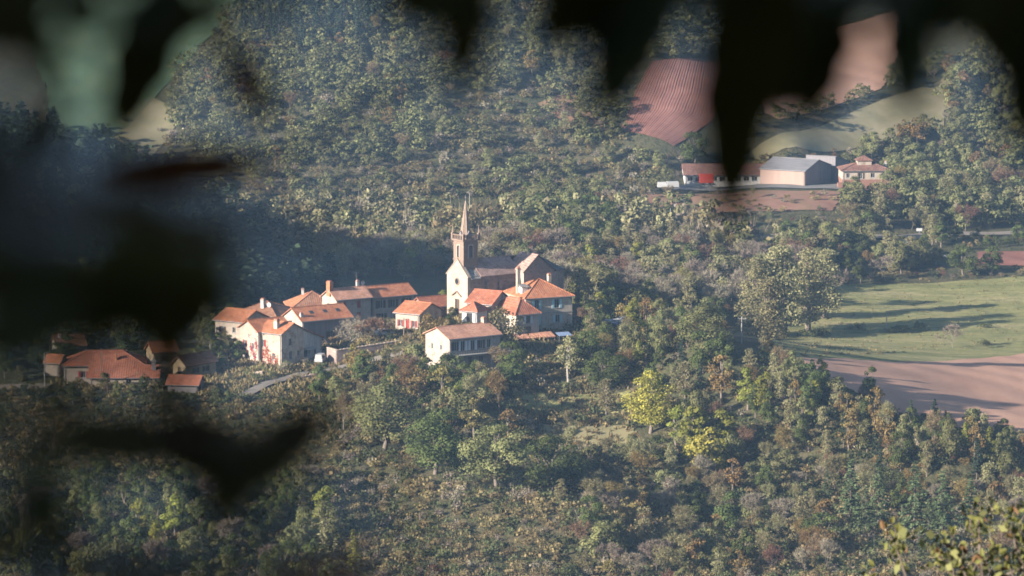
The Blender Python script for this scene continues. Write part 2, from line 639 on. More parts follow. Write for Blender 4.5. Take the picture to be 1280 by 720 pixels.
M['rubble'] = stone('grey pink rubble wall', (0.180, 0.127, 0.108), (0.325, 0.234, 0.208), (0.180, 0.144, 0.127), 1.8)
M['tile_orange'] = roof_mat('orange canal tiles', (0.247, 0.087, 0.040), (0.332, 0.119, 0.052), (0.361, 0.157, 0.085))
M['tile_red'] = roof_mat('red canal tiles', (0.226, 0.074, 0.043), (0.288, 0.097, 0.053), (0.312, 0.124, 0.070))
M['tile_pink'] = roof_mat('weathered pink canal tiles', (.30, .145, .092), (.38, .19, .125), (.42, .235, .165))
M['tile_brown'] = roof_mat('weathered brown canal tiles', (0.159, 0.071, 0.041), (0.212, 0.094, 0.053), (0.248, 0.130, 0.083))
M['tile_far'] = roof_mat('dull red farm tiles', (0.128, 0.059, 0.044), (0.157, 0.074, 0.054), (0.177, 0.093, 0.069))
M['slate_brown'] = roof_mat('brown slates', (0.188, 0.116, 0.095), (0.255, 0.166, 0.138), (0.311, 0.211, 0.182))
M['slate_grey'] = roof_mat('grey stone slates', (0.144, 0.131, 0.125), (0.210, 0.197, 0.184), (0.262, 0.243, 0.230))
M['slate_blue'] = roof_mat('dark blue slates', (0.033, 0.036, 0.043), (0.052, 0.056, 0.066), (0.072, 0.075, 0.085))
M['fibre'] = simple('grey fibre cement sheets', [(0.092, 0.089, 0.095), (0.135, 0.130, 0.135), (0.160, 0.154, 0.154)], .3, stretch=(1, 6, 1))
M['glass'] = simple('dark window glass', [(.015, .018, .022), (.03, .033, .038)], 1.0, rough=.12, bstr=0, spec=.5)
M['white_paint'] = simple('white paint', [(0.326, 0.326, 0.326), (0.388, 0.388, 0.383)], 1.5, rough=.5, bstr=0)
M['dark_wood'] = simple('dark stained wood', [(.045, .03, .022), (.08, .055, .04)], 3, stretch=(8, 8, .6))
M['red_wood'] = simple('dark red shutter paint', [(0.180, 0.021, 0.016), (0.246, 0.029, 0.025)], 3)
M['blue_wood'] = simple('pale blue shutter paint', [(0.246, 0.377, 0.426), (0.312, 0.451, 0.492)], 3)
M['pale_wood'] = simple('pale grey blue shutter paint', [(0.344, 0.377, 0.426), (0.426, 0.459, 0.508)], 3)
M['zinc'] = simple('zinc metal', [(0.197, 0.203, 0.216), (0.276, 0.282, 0.295)], 2, rough=.45, metal=.6)
M['concrete'] = simple('pale concrete', [(0.203, 0.194, 0.178), (0.254, 0.244, 0.229)], 1.2)
M['pole_wood'] = simple('weathered pole wood', [(0.131, 0.098, 0.072), (0.184, 0.144, 0.112)], 2, stretch=(6, 6, .4))
M['black'] = simple('black rubber and interior shade', [(.015, .015, .015), (.03, .03, .03)], 4)
M['car_white'] = simple('white car paint', [(.28, .28, .28), (.31, .31, .31)], 1, rough=.25, bstr=0, spec=.4)
M['car_blue'] = simple('dark blue car paint', [(.03, .05, .12), (.04, .06, .15)], 1, rough=.25, bstr=0, spec=.5)
M['car_grey'] = simple('silver car paint', [(0.279, 0.287, 0.303), (0.312, 0.320, 0.336)], 1, rough=.3, bstr=0, spec=.5)
M['red_paint'] = simple('bright red paint', [(0.252, 0.028, 0.015), (0.294, 0.035, 0.020)], 1, rough=.5, bstr=0)
M['blue_cloth'] = simple('pale blue awning cloth', [(.13, .18, .28), (.17, .22, .33)], 2)
M['white_cloth'] = simple('white cloth', [(0.433, 0.446, 0.472), (0.499, 0.512, 0.525)], 2)
M['bark'] = simple('grey brown bark', [(.09, .07, .055), (.16, .13, .105)], 4, stretch=(3, 3, .5))
M['bark_pale'] = simple('pale grey bark', [(.17, .15, .13), (.27, .25, .22)], 4, stretch=(3, 3, .5))
M['bark_dark'] = simple('dark damp bark', [(.03, .024, .018), (.06, .045, .035)], 8, stretch=(3, 3, .5))


def ground_mat():
    m, nt, b = new_mat('dry hillside soil and grass')
    n1, n2, n3 = noise(nt, .03, 5), noise(nt, .22, 5), noise(nt, 1.1, 4)
    c = ramp(nt, n1, [(.3, (.035, .042, .02)), (.5, (.062, .055, .03)), (.7, (.095, .072, .046))])
    c = mixc(nt, ramp(nt, n2, [(.4, (0, 0, 0)), (.65, (.8, .8, .8))]), c, (.055, .056, .024))
    c = mixc(nt, ramp(nt, n3, [(.5, (0, 0, 0)), (.7, (.6, .6, .6))]), c, (.11, .082, .055))
    n5 = noise(nt, .55, 6)
    c = mixc(nt, ramp(nt, n5, [(.45, (0, 0, 0)), (.6, (.8, .8, .8))]), c, (.030, .033, .014))
    nt.links.new(c, b.inputs["Base Color"])
    b.inputs["Roughness"].default_value = .95
    b.inputs["Specular IOR Level"].default_value = .1
    bump(nt, b, n3, .9, .5)
    return m


M['ground'] = ground_mat()
M['field_red'] = simple('ploughed red soil', [(.125, .054, .042), (.16, .072, .055), (.185, .09, .07)], .25, detail=8, bstr=.7, bdist=.25, spec=.1)
M['field_pink'] = simple('dry pinkish red soil', [(.27, .155, .108), (.32, .188, .132), (.35, .21, .15)], .12, detail=8, bstr=.5, bdist=.2, spec=.1, stretch=(1, .35, 1))
M['grass_green'] = simple('green winter crop', [(0.045, 0.078, 0.041), (0.061, 0.098, 0.049), (0.082, 0.115, 0.061)], .09, detail=8, bstr=.5, bdist=.2, spec=.1)
M['grass_past'] = simple('valley pasture grass', [(0.095, 0.123, 0.043), (0.142, 0.157, 0.057), (0.199, 0.180, 0.081)], .07, detail=8, bstr=.6, bdist=.25, spec=.1, stretch=(.5, 1.6, 1))
M['grass_dry'] = simple('dry upland grass', [(.115, .105, .055), (.16, .142, .078), (.20, .17, .105)], .12, detail=8, bstr=.6, bdist=.3, spec=.1)
M['grass_lawn'] = simple('garden lawn', [(0.061, 0.082, 0.029), (0.090, 0.107, 0.037), (0.098, 0.090, 0.041)], .5, spec=.1)
M['earth_red'] = simple('bare red bank', [(0.148, 0.074, 0.052), (0.184, 0.105, 0.074), (0.123, 0.092, 0.049)], .12, detail=8, bstr=.6, bdist=.3, spec=.1)
def meadow_mat():
    m, nt, b = new_mat('valley pasture grass')
    n1 = noise(nt, .05, 8, stretch=(.6, 2.2, 1))
    n2 = noise(nt, .35, 6, stretch=(.5, 1.8, 1))
    c = ramp(nt, n1, [(.32, (.14, .138, .055)), (.48, (.205, .19, .08)), (.62, (.265, .225, .115)), (.75, (.22, .165, .105))])
    c = mixc(nt, ramp(nt, n2, [(.45, (0, 0, 0)), (.7, (.8, .8, .8))]), c, (.075, .10, .035))
    nt.links.new(c, b.inputs["Base Color"])
    b.inputs["Roughness"].default_value = .95
    b.inputs["Specular IOR Level"].default_value = .1
    n4 = noise(nt, 1.3, 4, stretch=(.6, 1.6, 1))
    nt.links.new(mixc(nt, ramp(nt, n4, [(.42, (0, 0, 0)), (.68, (.4, .4, .4))]), c, (.075, .095, .035)), b.inputs["Base Color"])
    bump(nt, b, n4, 1.0, .5)
    return m


M['grass_past'] = meadow_mat()
M['road'] = simple('worn lane surface', [(0.111, 0.095, 0.082), (0.158, 0.134, 0.114), (0.098, 0.092, 0.072)], .35, detail=8)
M['asphalt'] = simple('grey yard surface', [(0.105, 0.102, 0.098), (0.144, 0.138, 0.131)], .3)

# ------------------------------------------------------------------ the ground sheet
def axis(parts):
    out = []
    for a, b, s in parts:
        out += list(np.arange(a, b, s))
    return np.array(out)


AX = axis([(-900, -330, 30), (-330, -190, 6), (-190, 190, 2.5), (190, 330, 6), (330, 901, 30)])
AY = axis([(-400, -40, 30), (-40, 20, 2.5), (20, 120, 8), (120, 620, 20), (620, 700, 5), (700, 1360, 2.5), (1360, 1560, 8), (1560, 2001, 30)])
tx, ty = np.meshgrid(AX, AY)
tz = height(tx.ravel(), ty.ravel())
ni, nj = len(AX), len(AY)
idx = np.arange(ni * nj).reshape(nj, ni)
F = np.stack([idx[:-1, :-1], idx[:-1, 1:], idx[1:, 1:], idx[1:, :-1]], -1).reshape(-1, 4)
tag(link('ground', np_mesh('ground', np.stack([tx.ravel(), ty.ravel(), tz], 1), F, M['ground'], smooth=True)), kind='structure',
    label='dry hillside and valley ground')

FIELD_POLYS = []


def resample(pts, n):
    pts = np.array([tuple(p) for p in pts], float)
    d = np.concatenate([[0], np.cumsum(np.linalg.norm(np.diff(pts, axis=0), axis=1))])
    t = np.linspace(0, d[-1], n)
    return np.stack([np.interp(t, d, pts[:, i]) for i in range(3)], 1)


def patch(name, label, A, B, mt, lift=.18, n=60, m=40, furrow=None, keep=True):
    """a sheet of land between two edge lines given as pixels of the photograph, laid on the terrain"""
    a, b = resample([ground(*p) for p in A], n), resample([ground(*p) for p in B], n)
    t = np.linspace(0, 1, m)[None, :, None]
    P = a[:, None] * (1 - t) + b[:, None] * t
    jag = .5 * np.sin(np.arange(n) * 1.7) + .4 * np.sin(np.arange(n) * .63 + 1)
    P[:, 0, :2] += jag[:, None] * .6
    P[:, -1, :2] -= jag[:, None] * .6
    x, y = P[..., 0].ravel(), P[..., 1].ravel()
    z = np.maximum(height(x, y), 0 * x - 1e9) + lift
    if furrow:
        amp, cnt, along = furrow
        ph = (np.broadcast_to(t, (n, m, 1)) if along else np.broadcast_to(np.linspace(0, 1, n)[:, None, None], (n, m, 1))).ravel()
        z = z + amp * np.sin(ph * cnt * 2 * np.pi) * (1 + .4 * np.sin(ph * 61))
    I = np.arange(n * m).reshape(n, m)
    f = np.stack([I[:-1, :-1], I[:-1, 1:], I[1:, 1:], I[1:, :-1]], -1).reshape(-1, 4)
    me = np_mesh(name, np.stack([x, y, z], 1), f, mt, smooth=not furrow)
    bm = bmesh.new(); bm.from_mesh(me)
    bmesh.ops.recalc_face_normals(bm, faces=bm.faces)
    if sum(q.normal.z for q in bm.faces) < 0:
        bmesh.ops.reverse_faces(bm, faces=bm.faces)
    bm.to_mesh(me); bm.free()
    if keep:
        FIELD_POLYS.append(list(A) + list(B)[::-1])
    return tag(link(name, me), label=label, kind='structure')


patch('ploughed_field', 'red ploughed field with curved furrows on the hillside above the farm', [(815, 78), (800, 105), (788, 130), (777, 165)], [(905, 78), (902, 120), (892, 150), (842, 184)],
      M['field_red'], n=40, m=230, furrow=(.06, 30, True), lift=.35)
patch('upper_red_field', 'red field seen between the dark leaves on the far right hillside', [(925, 40), (938, 105), (958, 142), (975, 150)], [(1122, 12), (1122, 70), (1112, 98), (1100, 112)], M['field_pink'])
patch('dry_meadow', 'pale dry grass slope above the farm barn', [(930, 196), (1000, 165), (1060, 143), (1125, 118), (1180, 100)], [(950, 200), (1010, 188), (1080, 182), (1130, 168), (1180, 160)], M['grass_dry'])
patch('upper_meadow', 'brownish grass slope at the top right of the hillside', [(1150, 125), (1185, 92), (1215, 80), (1240, 76)], [(1165, 145), (1190, 135), (1212, 108), (1238, 92)], M['grass_dry'], keep=False)
patch('green_field', 'smooth green crop field on the far left hillside', [(10, -40), (20, 2), (40, 60), (60, 120), (72, 192)], [(345, -40), (318, 2), (262, 46), (205, 110), (108, 192)], M['grass_green'], n=50, m=120, furrow=(.025, 34, True))
patch('dry_bank', 'pale dry grass bank below the green field', [(118, 192), (140, 165), (165, 130), (190, 122)], [(150, 215), (190, 195), (215, 165), (225, 140)], M['grass_dry'], keep=False)
patch('pasture', 'green valley pasture crossed by long tree shadows', [(938, 446), (985, 410), (1020, 380), (1035, 356)], [(1330, 436), (1330, 400), (1330, 370), (1330, 344)], M['grass_past'], n=50, m=70)
patch('red_field', 'wide pinkish red ploughed field on the valley floor', [(985, 449), (1020, 470), (1090, 500), (1150, 540)], [(1340, 432), (1340, 465), (1340, 500), (1340, 545)], M['field_pink'], n=60, m=110, furrow=(.05, 32, False), lift=.25)
patch('small_red_field', 'small red field beyond the valley pasture', [(1222, 315), (1222, 322), (1225, 330)], [(1330, 314), (1330, 326), (1330, 336)], M['field_red'])
patch('stream_meadow', 'narrow green meadow behind the church', [(478, 300), (478, 310), (480, 316)], [(640, 294), (640, 304), (640, 312)], M['grass_past'])
patch('red_bank', 'bare reddish bank below the farm yard', [(800, 243), (810, 252), (830, 268)], [(1050, 240), (1050, 250), (1040, 264)], M['earth_red'], keep=False)
patch('red_scar', 'bare red earth scar among the hillside scrub', [(672, 130), (690, 122), (712, 112)], [(700, 150), (730, 160), (760, 165)], M['earth_red'], keep=False)
patch('farm_yard', 'grey yard in front of the farm barn', [(840, 231), (840, 238)], [(1052, 231), (1052, 238)], M['asphalt'], lift=.3, n=6, m=50)
patch('garden_lawn', 'small sunlit lawn in front of the ivy covered house', [(300, 461), (305, 470)], [(340, 457), (345, 468)], M['grass_lawn'], lift=.06, n=10, m=20)
patch('orchard_terrace', 'pale grass terrace on the slope below the village', [(672, 530), (690, 560)], [(790, 532), (800, 562)], M['grass_dry'], n=20, m=40)
patch('orchard_meadow', 'rough green meadow strip below the retaining wall', [(640, 492), (650, 515)], [(790, 488), (800, 515)], M['grass_past'], n=20, m=40)


def road(name, label, px, w, mt, lift=.3):
    c = resample([ground(*p) for p in px], 90)
    k = np.exp(-np.linspace(-2, 2, 9) ** 2); k /= k.sum()
    for i in range(2):
        c[:, i] = np.convolve(np.pad(c[:, i], 4, mode='edge'), k, 'valid')
    d = np.gradient(c[:, :2], axis=0)
    d /= np.linalg.norm(d, axis=1)[:, None]
    nrm = np.stack([-d[:, 1], d[:, 0]], 1)
    V = []
    for s in (-.5, -.25, 0, .25, .5):
        q = c[:, :2] + nrm * w * s
        V.append(np.stack([q[:, 0], q[:, 1], height(q[:, 0], q[:, 1]) + lift + .06 * (1 - abs(s) * 2)], 1))
    V = np.stack(V, 1)
    I = np.arange(90 * 5).reshape(90, 5)
    f = np.stack([I[:-1, :-1], I[1:, :-1], I[1:, 1:], I[:-1, 1:]], -1).reshape(-1, 4)
    ROADS.append((c, w))
    return tag(link(name, np_mesh(name, V.reshape(-1, 3), f, mt, smooth=True)), label=label, kind='structure')


ROADS = []
road('village_lane', 'pale lane climbing past the stone yard wall into the village', [(300, 497), (330, 482), (380, 468), (430, 459), (470, 450), (505, 441)], 2.8, M['road'])
road('lower_lane', 'lane at the far left below the hamlet', [(-20, 486), (30, 485), (62, 484)], 3.2, M['road'])
road('valley_road', 'grey road on the far side of the valley behind the spire', [(520, 266), (560, 265), (600, 266), (650, 270), (690, 276)], 4.5, M['asphalt'])
road('farm_road', 'grey road running along the valley below the farm', [(900, 308), (960, 299), (1000, 293), (1060, 296), (1120, 298), (1200, 293), (1290, 292)], 5, M['road'])
road('field_track', 'pale track between hedges above the valley pasture', [(1120, 296), (1145, 310), (1165, 316), (1188, 322)], 3, M['concrete'])

# ------------------------------------------------------------------ buildings
def P2(x0, x1, y0, y1):
    return [(x0, y0), (x1, y0), (x1, y1), (x0, y1)]


def wall_face(mb, o, u, z, ulen, z0, z1, holes, depth=.22, m=0):
    """a wall in the plane (o, u, up) with rectangular openings and their reveals"""
    us = sorted({0, ulen, *[h[0] for h in holes], *[h[1] for h in holes]})
    zs = sorted({z0, z1, *[h[2] for h in holes], *[h[3] for h in holes]})
    n = Vector((u.y, -u.x, 0))

    def pt(a, b, d=0.0):
        return o + u * a + Vector((0, 0, b)) - n * d
    for i in range(len(us) - 1):
        for j in range(len(zs) - 1):
            cu, cz = (us[i] + us[i + 1]) / 2, (zs[j] + zs[j + 1]) / 2
            if any(h[0] < cu < h[1] and h[2] < cz < h[3] for h in holes):
                continue
            mb.poly([pt(us[i], zs[j]), pt(us[i + 1], zs[j]), pt(us[i + 1], zs[j + 1]), pt(us[i], zs[j + 1])], m)
    for a, b, c, d in holes:
        q = [(a, c), (b, c), (b, d), (a, d)]
        for k in range(4):
            p, r = q[k], q[(k + 1) % 4]
            mb.poly([pt(*p), pt(*p, depth), pt(*r, depth), pt(*r)], m)


def opening(root, o, u, a, b, c, d, kind='win', shut=None, closed=False, label=None):
    """window > pane, sill, shutter (or door > handle) sitting in a wall opening"""
    n = Vector((u.y, -u.x, 0))
    ang = math.atan2(u.y, u.x)
    base = o + u * a + Vector((0, 0, c))
    w, h = b - a, d - c
    if kind == 'door':
        f = MB().box(.003, w - .003, .12, .18, .0, h - .003).build('door', M[shut or 'dark_wood'], root, base, ang)
        MB().box(w - .2, w - .12, .06, .12, h * .45, h * .45 + .14).build('handle', M['zinc'], f)
        return f
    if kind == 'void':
        return MB().box(.003, w - .003, .2, .218, .003, h - .003).build('interior_shade', M['black'], root, base, ang)  # black sheet standing in for the shade inside the opening
    fw = .07
    mb = MB()
    mb.box(.002, fw, .1, .16, .002, h - .002).box(w - fw, w - .002, .1, .16, .002, h - .002)
    mb.box(fw, w - fw, .1, .16, .002, fw).box(fw, w - fw, .1, .16, h - fw, h - .002).box(w / 2 - .03, w / 2 + .03, .1, .155, fw, h - fw)
    f = mb.build('window', M['white_paint'], root, base, ang)
    MB().box(fw - .01, w - fw + .01, .165, .19, fw - .01, h - fw + .01).build('pane', M['glass'], f)
    MB().box(-.08, w + .08, -.09, .09, -.09, -.003).build('sill', M['concrete'], f)
    if shut:
        sw = w / 2
        for s in (0, 1):
            if closed:
                x0, x1 = (.004, sw - .01) if s == 0 else (sw + .01, w - .004)
                y0, y1 = .02, .07
            else:
                x0, x1 = (-sw - .06, -.05) if s == 0 else (w + .05, w + sw + .06)
                y0, y1 = -.07, -.015
            sm = MB().box(x0, x1, y0, y1, .01, h - .01)
            for k in range(1, 4):
                zz = h * k / 4
                sm.box(x0 + .05, x1 - .05, y0 - .02, y0, zz - .05, zz + .05)
            sm.build('shutter', M[shut], f)
    return f


def chimney(root, x, y, z0, z1, sx=.6, sy=.9, mat='cream', name='chimney'):
    c = MB().box(x - sx / 2, x + sx / 2, y - sy / 2, y + sy / 2, z0, z1).build(name, M[mat], root)
    MB().box(x - sx / 2 - .08, x + sx / 2 + .08, y - sy / 2 - .08, y + sy / 2 + .08, z1 - .25, z1 - .12).box(
        x - sx / 2 + .1, x + sx / 2 - .1, y - sy / 2 + .1, y + sy / 2 - .1, z1 + .002, z1 + .2).build('chimney_cap', M['tile_red'], c)
    return c


def roof_parts(root, L, W, h, kind, rise, mat, ov=.45, t=.17):
    rf = MB()
    caps = []
    z = h + t + .02
    if kind == 'gx':
        zr = z + rise
        k = rise / (W / 2)
        e = z - ov * k
        rf.slab([(-ov, -ov, e), (L + ov, -ov, e), (L + ov, W / 2, zr), (-ov, W / 2, zr)], t)
        rf.slab([(L + ov, W + ov, e), (-ov, W + ov, e), (-ov, W / 2 + .004, zr), (L + ov, W / 2 + .004, zr)], t)
        caps.append([(-ov, W / 2, zr + .02), (L + ov, W / 2, zr + .02)])
    elif kind == 'gy':
        zr = z + rise
        k = rise / (L / 2)
        e = z - ov * k
        rf.slab([(-ov, W + ov, e), (-ov, -ov, e), (L / 2, -ov, zr), (L / 2, W + ov, zr)], t)
        rf.slab([(L + ov, -ov, e), (L + ov, W + ov, e), (L / 2 + .004, W + ov, zr), (L / 2 + .004, -ov, zr)], t)
        caps.append([(L / 2, -ov, zr + .02), (L / 2, W + ov, zr + .02)])
    elif kind == 'hip':
        zr = z + rise
        r = min(L, W) / 2
        k = rise / r
        e = z - ov * k
        if L >= W:
            A, B = (r, W / 2, zr), (L - r + .01, W / 2, zr)
        else:
            A, B = (L / 2, r, zr), (L / 2, W - r + .01, zr)
        c = [(-ov, -ov, e), (L + ov, -ov, e), (L + ov, W + ov, e), (-ov, W + ov, e)]
        if L >= W:
            tops = [[c[0], c[1], B, A], [c[1], c[2], B], [c[2], c[3], A, B], [c[3], c[0], A]]
            hips = [(c[0], A), (c[1], B), (c[2], B), (c[3], A), (A, B)]
        else:
            tops = [[c[0], c[1], A], [c[1], c[2], B, A], [c[2], c[3], B], [c[3], c[0], A, B]]
            hips = [(c[0], A), (c[1], A), (c[2], B), (c[3], B), (A, B)]
        for q in tops:
            rf.slab(q, t)
        caps += [[(p[0], p[1], p[2] + .02) for p in q] for q in hips]
    elif kind == 'sf':
        k = rise / W
        rf.slab([(-ov, -ov, z - ov * k), (L + ov, -ov, z - ov * k), (L + ov, W, z + rise), (-ov, W, z + rise)], t)
    elif kind == 'sb':
        k = rise / W
        rf.slab([(-ov * .3, 0.02, z + rise), (L + ov, 0.02, z + rise), (L + ov, W + ov, z - ov * k), (-ov * .3, W + ov, z - ov * k)][::1], t)
    ro = rf.build('roof', M[mat], root)
    for q in caps:
        MB().tube(q, .11, 6).build('ridge_tiles', M[mat], ro)
    return ro


def house(key, label, wall, roofm, wins=(), chim=(), cat='house', group=None, name='house', base=None, front=None, ov=.45):
    """house > wall, roof (> ridge_tiles, chimney), window (> pane, sill, shutter), door (> handle)"""
    hd = HOUSES[key]
    o, ax, ay = house_frame(hd)
    L, W, h, rise, kind = hd['L'], hd['W'], hd['h'], hd['rise'], hd['roof']
    root = empty(name, o, hd['th'])
    tag(root, label, cat, group)
    X, Y = Vector((1, 0, 0)), Vector((0, 1, 0))
    # sides: origin, direction (outward normal is to the right of the direction)
    sides = {'F': (Vector((0, 0, 0)), X, L), 'R': (Vector((L, 0, 0)), Y, W), 'B': (Vector((L, W, 0)), -X, L), 'L': (Vector((0, W, 0)), -Y, W)}
    if kind == 'sf':
        tops = {'F': (h, h), 'R': (h, h + rise), 'B': (h + rise, h + rise), 'L': (h + rise, h)}
    elif kind == 'sb':
        tops = {'F': (h + rise, h + rise), 'R': (h + rise, h), 'B': (h, h), 'L': (h, h + rise)}
    else:
        tops = {s: (h, h) for s in 'FRBL'}
    wl = MB()
    for s, (so, su, sl) in sides.items():
        hs = [w for w in wins if w[0] == s]
        holes = [(w[1] - w[3] / 2, w[1] + w[3] / 2, w[2], w[2] + w[4]) for w in hs]
        m = 1 if (front and s == front[0]) else 0
        z1 = min(tops[s])
        wall_face(wl, so, su, None, sl, -4.0, z1, holes, m=m)
        if tops[s][0] != tops[s][1]:
            a, b = so + Vector((0, 0, z1)), so + su * sl + Vector((0, 0, z1))
            wl.poly([a, b, (b if tops[s][1] > tops[s][0] else a) + Vector((0, 0, rise))], m)
        elif (kind == 'gx' and s in 'LR') or (kind == 'gy' and s in 'FB'):
            a, b = so + Vector((0, 0, z1)), so + su * sl + Vector((0, 0, z1))
            wl.poly([a, b, (a + b) / 2 + Vector((0, 0, rise))], m)
    mats = [M[wall]] + ([M[front[1]]] if front else [])
    wl.build('wall', mats, root)
    if base:
        MB().prism([(-.05, -.05), (L + .05, -.05), (L + .05, W + .05), (-.05, W + .05)], -4.1, base[0]).build('base_course', M[base[1]], root)
    ro = roof_parts(root, L, W, h, kind, rise, roofm, ov)
    # gutter along the front eave and a downpipe at its near corner
    if kind in ('gx', 'hip', 'sf'):
        kk = (rise / (W / 2) if kind == 'gx' else rise / W if kind == 'sf' else rise / (min(L, W) / 2))
        ze = h - ov * kk + .06
        MB().tube([(-ov, -ov - .07, ze), (L + ov, -ov - .07, ze)], .075, 6).build('gutter', M['zinc'], ro)
        xd = L - .25 if hd['near'] == 'R' else .25
        MB().tube([(xd, -ov - .07, ze), (xd, -.09, ze - .5), (xd, -.09, -1.0)], .055, 6).build('downpipe', M['zinc'], ro)
    for w in wins:
        so, su, sl = sides[w[0]]
        ex = w[5] if len(w) > 5 else {}
        opening(root, so, su, w[1] - w[3] / 2, w[1] + w[3] / 2, w[2], w[2] + w[4], **ex)
    for c in chim:
        chimney(ro, *c)
    return root, ro


D = dict(kind='door')
SHB, SHP, SHR, SHW = dict(shut='blue_wood'), dict(shut='pale_wood'), dict(shut='red_wood'), dict(shut='dark_wood')
# front farm with balcony
fr, ro = house('front_farm', 'long cream house with pinkish roof and balcony, lowest of the village', 'ivory', 'tile_pink',
               [('F', 1.2, 3.9, 1.0, 1.9, SHW), ('F', 3.2, 3.7, 1.0, 2.1, SHP), ('F', 5.6, 3.7, 1.0, 2.1, SHP), ('F', 7.6, 3.9, .9, 1.8, SHW), ('F', 9.6, 3.9, .9, 1.8, {}),
                ('F', 2.4, .6, 1.0, 1.9, D), ('F', 5.0, .7, .95, 1.7, {}), ('F', 7.7, .7, .95, 1.7, {}), ('F', 11.3, .5, 1.0, 2.0, D),
                ('L', 6.0, 3.8, .8, 1.1, {}), ('L', 2.6, 3.6, .8, 1.2, {})],
               [(11.4, 4.8, 6.9, 9.4, .8, 1.1)], front=('F', 'grey'))
bal = MB().box(1.0, 14.6, -1.6, -.003, 2.9, 3.1).build('balcony', M['concrete'], fr)
rl = MB().box(1.0, 14.6, -1.6, -1.55, 3.95, 4.03)
for i in range(24):
    rl.box(1.02 + i * .59, 1.06 + i * .59, -1.595, -1.555, 3.1, 3.95)
rl.build('railing', M['dark_wood'], bal)
for x in (1.3, 5.2, 9.4, 14.2):
    MB().box(x - .12, x + .12, -1.5, -1.26, -3, 2.9).build('balcony_post', M['concrete'], fr)
ann = MB()
wall_face(ann, Vector((12.305, .4, 0)), Vector((1, 0, 0)), None, 2.6, -4, 3.6, [(.8, 1.8, .8, 2.6)])
wall_face(ann, Vector((14.905, .4, 0)), Vector((0, 1, 0)), None, 4, -4, 3.6, [])
ann.poly([(12.305, .4, 3.6), (14.905, .4, 3.6), (14.905, 4.4, 3.75), (12.305, 4.4, 3.75)])
ann.build('side_wing', M['grey'], fr)
MB().box(12.7, 14.5, .1, .35, -.5, 0).build('terrace_step', M['concrete'], fr)
tw = MB().box(7.2, 14.8, -3.6, -3.4, -2.6, .2)
tw.build('terrace_wall', M['rubble'], fr)
lc = MB()
for i in range(7):
    a, b = i * .42, (i + 1) * .42
    s = .09 * math.sin(i * 1.9)
    lc.poly([(a, s, 0), (b, .09 * math.sin((i + 1) * 1.9), 0), (b, .02, 1.55 - .05 * (i % 3)), (a, .0, 1.55 - .05 * ((i + 1) % 3))])
o_, ax_, ay_ = house_frame(HOUSES['front_farm'])
tag(lc.build('sheet', M['white_cloth'], None, o_ + ax_ * 3.6 - ay_ * 3.7 + Vector((0, 0, -1.0)), R(33)), 'white sheet hung out to dry below the balcony', 'laundry')
tag(MB().tube([(0, 0, -1.5), (0, 0, 1.6)], .05).tube([(3.1, 0, -1.5), (3.1, 0, 1.6)], .05).tube([(0, 0, 1.56), (3.1, 0, 1.56)], .015, 4).build(
    'clothes_line', M['zinc'], None, o_ + ax_ * 3.55 - ay_ * 3.72 + Vector((0, 0, -1.0)), R(33)), 'thin clothes line on two posts holding a white sheet', 'clothes line')

# ivy house group
house('ivy_right', 'tall pale house with red creeper, its grey gable turned to the yard', 'ivory', 'tile_orange',
      [('R', 3.0, 3.9, .95, 1.5, {}), ('R', 3.1, .9, 1.0, 1.8, {}), ('R', 5.8, 1.2, .9, 1.3, {}), ('F', 1.2, 3.6, .7, 1.5, SHR), ('F', 4.0, 1.0, .8, 1.4, {})],
      [(3.6, 1.6, 6.8, 9.3, .9, .9)], front=('R', 'cream'))
house('ivy_left', 'cream house with a lit gable and red creeper, joined to the tall pale house', 'ivory', 'tile_orange',
      [('L', 4.0, 4.6, .5, .8, {}), ('L', 2.3, 2.6, .8, 1.3, SHR), ('L', 5.6, 2.4, .8, 1.3, {}), ('L', 3.4, .2, .9, 1.7, D)])
lt, ro = house('ivy_lean', 'bluish lean-to wing against the grey gable with a small porch', 'pale', 'tile_orange',
               [('R', 1.6, .8, 2.2, 1.4, dict(kind='void')), ('R', 4.6, 1.0, .8, 1.0, {})], name='lean_to', cat='annex')
MB().slab([(5.85, .3, 2.75), (7.2, .3, 2.45), (7.2, 3.4, 2.45), (5.85, 3.4, 2.75)], .1).build('porch_roof', M['concrete'], lt)
for y in (.45, 3.2):
    MB().tube([(7.05, y, -2), (7.05, y, 2.36)], .06).build('porch_post', M['white_paint'], lt)
house('cream_low', 'low cream house with an orange roof behind the lit gable', 'ivory', 'tile_orange', [('F', 2.0, 2.4, .8, 1.2, SHW), ('F', 5.0, 2.4, .8, 1.2, {})])
hb, ro = house('hip_brown', 'brown hipped roof house at the left edge of the village with a white chimney', 'pale', 'tile_brown',
               [('F', 2.2, 2.2, 1.0, 1.3, SHW), ('F', 6.2, 2.2, 1.0, 1.3, {}), ('R', 3.0, 2.4, 1.0, 1.2, SHW), ('R', 6.5, 2.4, 1.0, 1.2, SHW)], [(5.6, 2.6, 5.6, 8.2, .8, .9, 'pale')])
def dish(root, x, y, z, r=.55):
    m = MB()
    n = 10
    ring = [(x + r * math.cos(2 * math.pi * i / n), y - .18, z + r * math.sin(2 * math.pi * i / n)) for i in range(n)]
    for i in range(n):
        m.poly([(x, y, z), ring[i], ring[(i + 1) % n]])
        m.poly([(x, y + .03, z), ring[(i + 1) % n], ring[i]])
    d = m.build('satellite_dish', M['white_paint'], root)
    MB().tube([(x, y + .03, z), (x, y + .1, z - 1.0)], .03).build('dish_mast', M['zinc'], d)
dish(ro, 7.4, 2.2, 7.1)
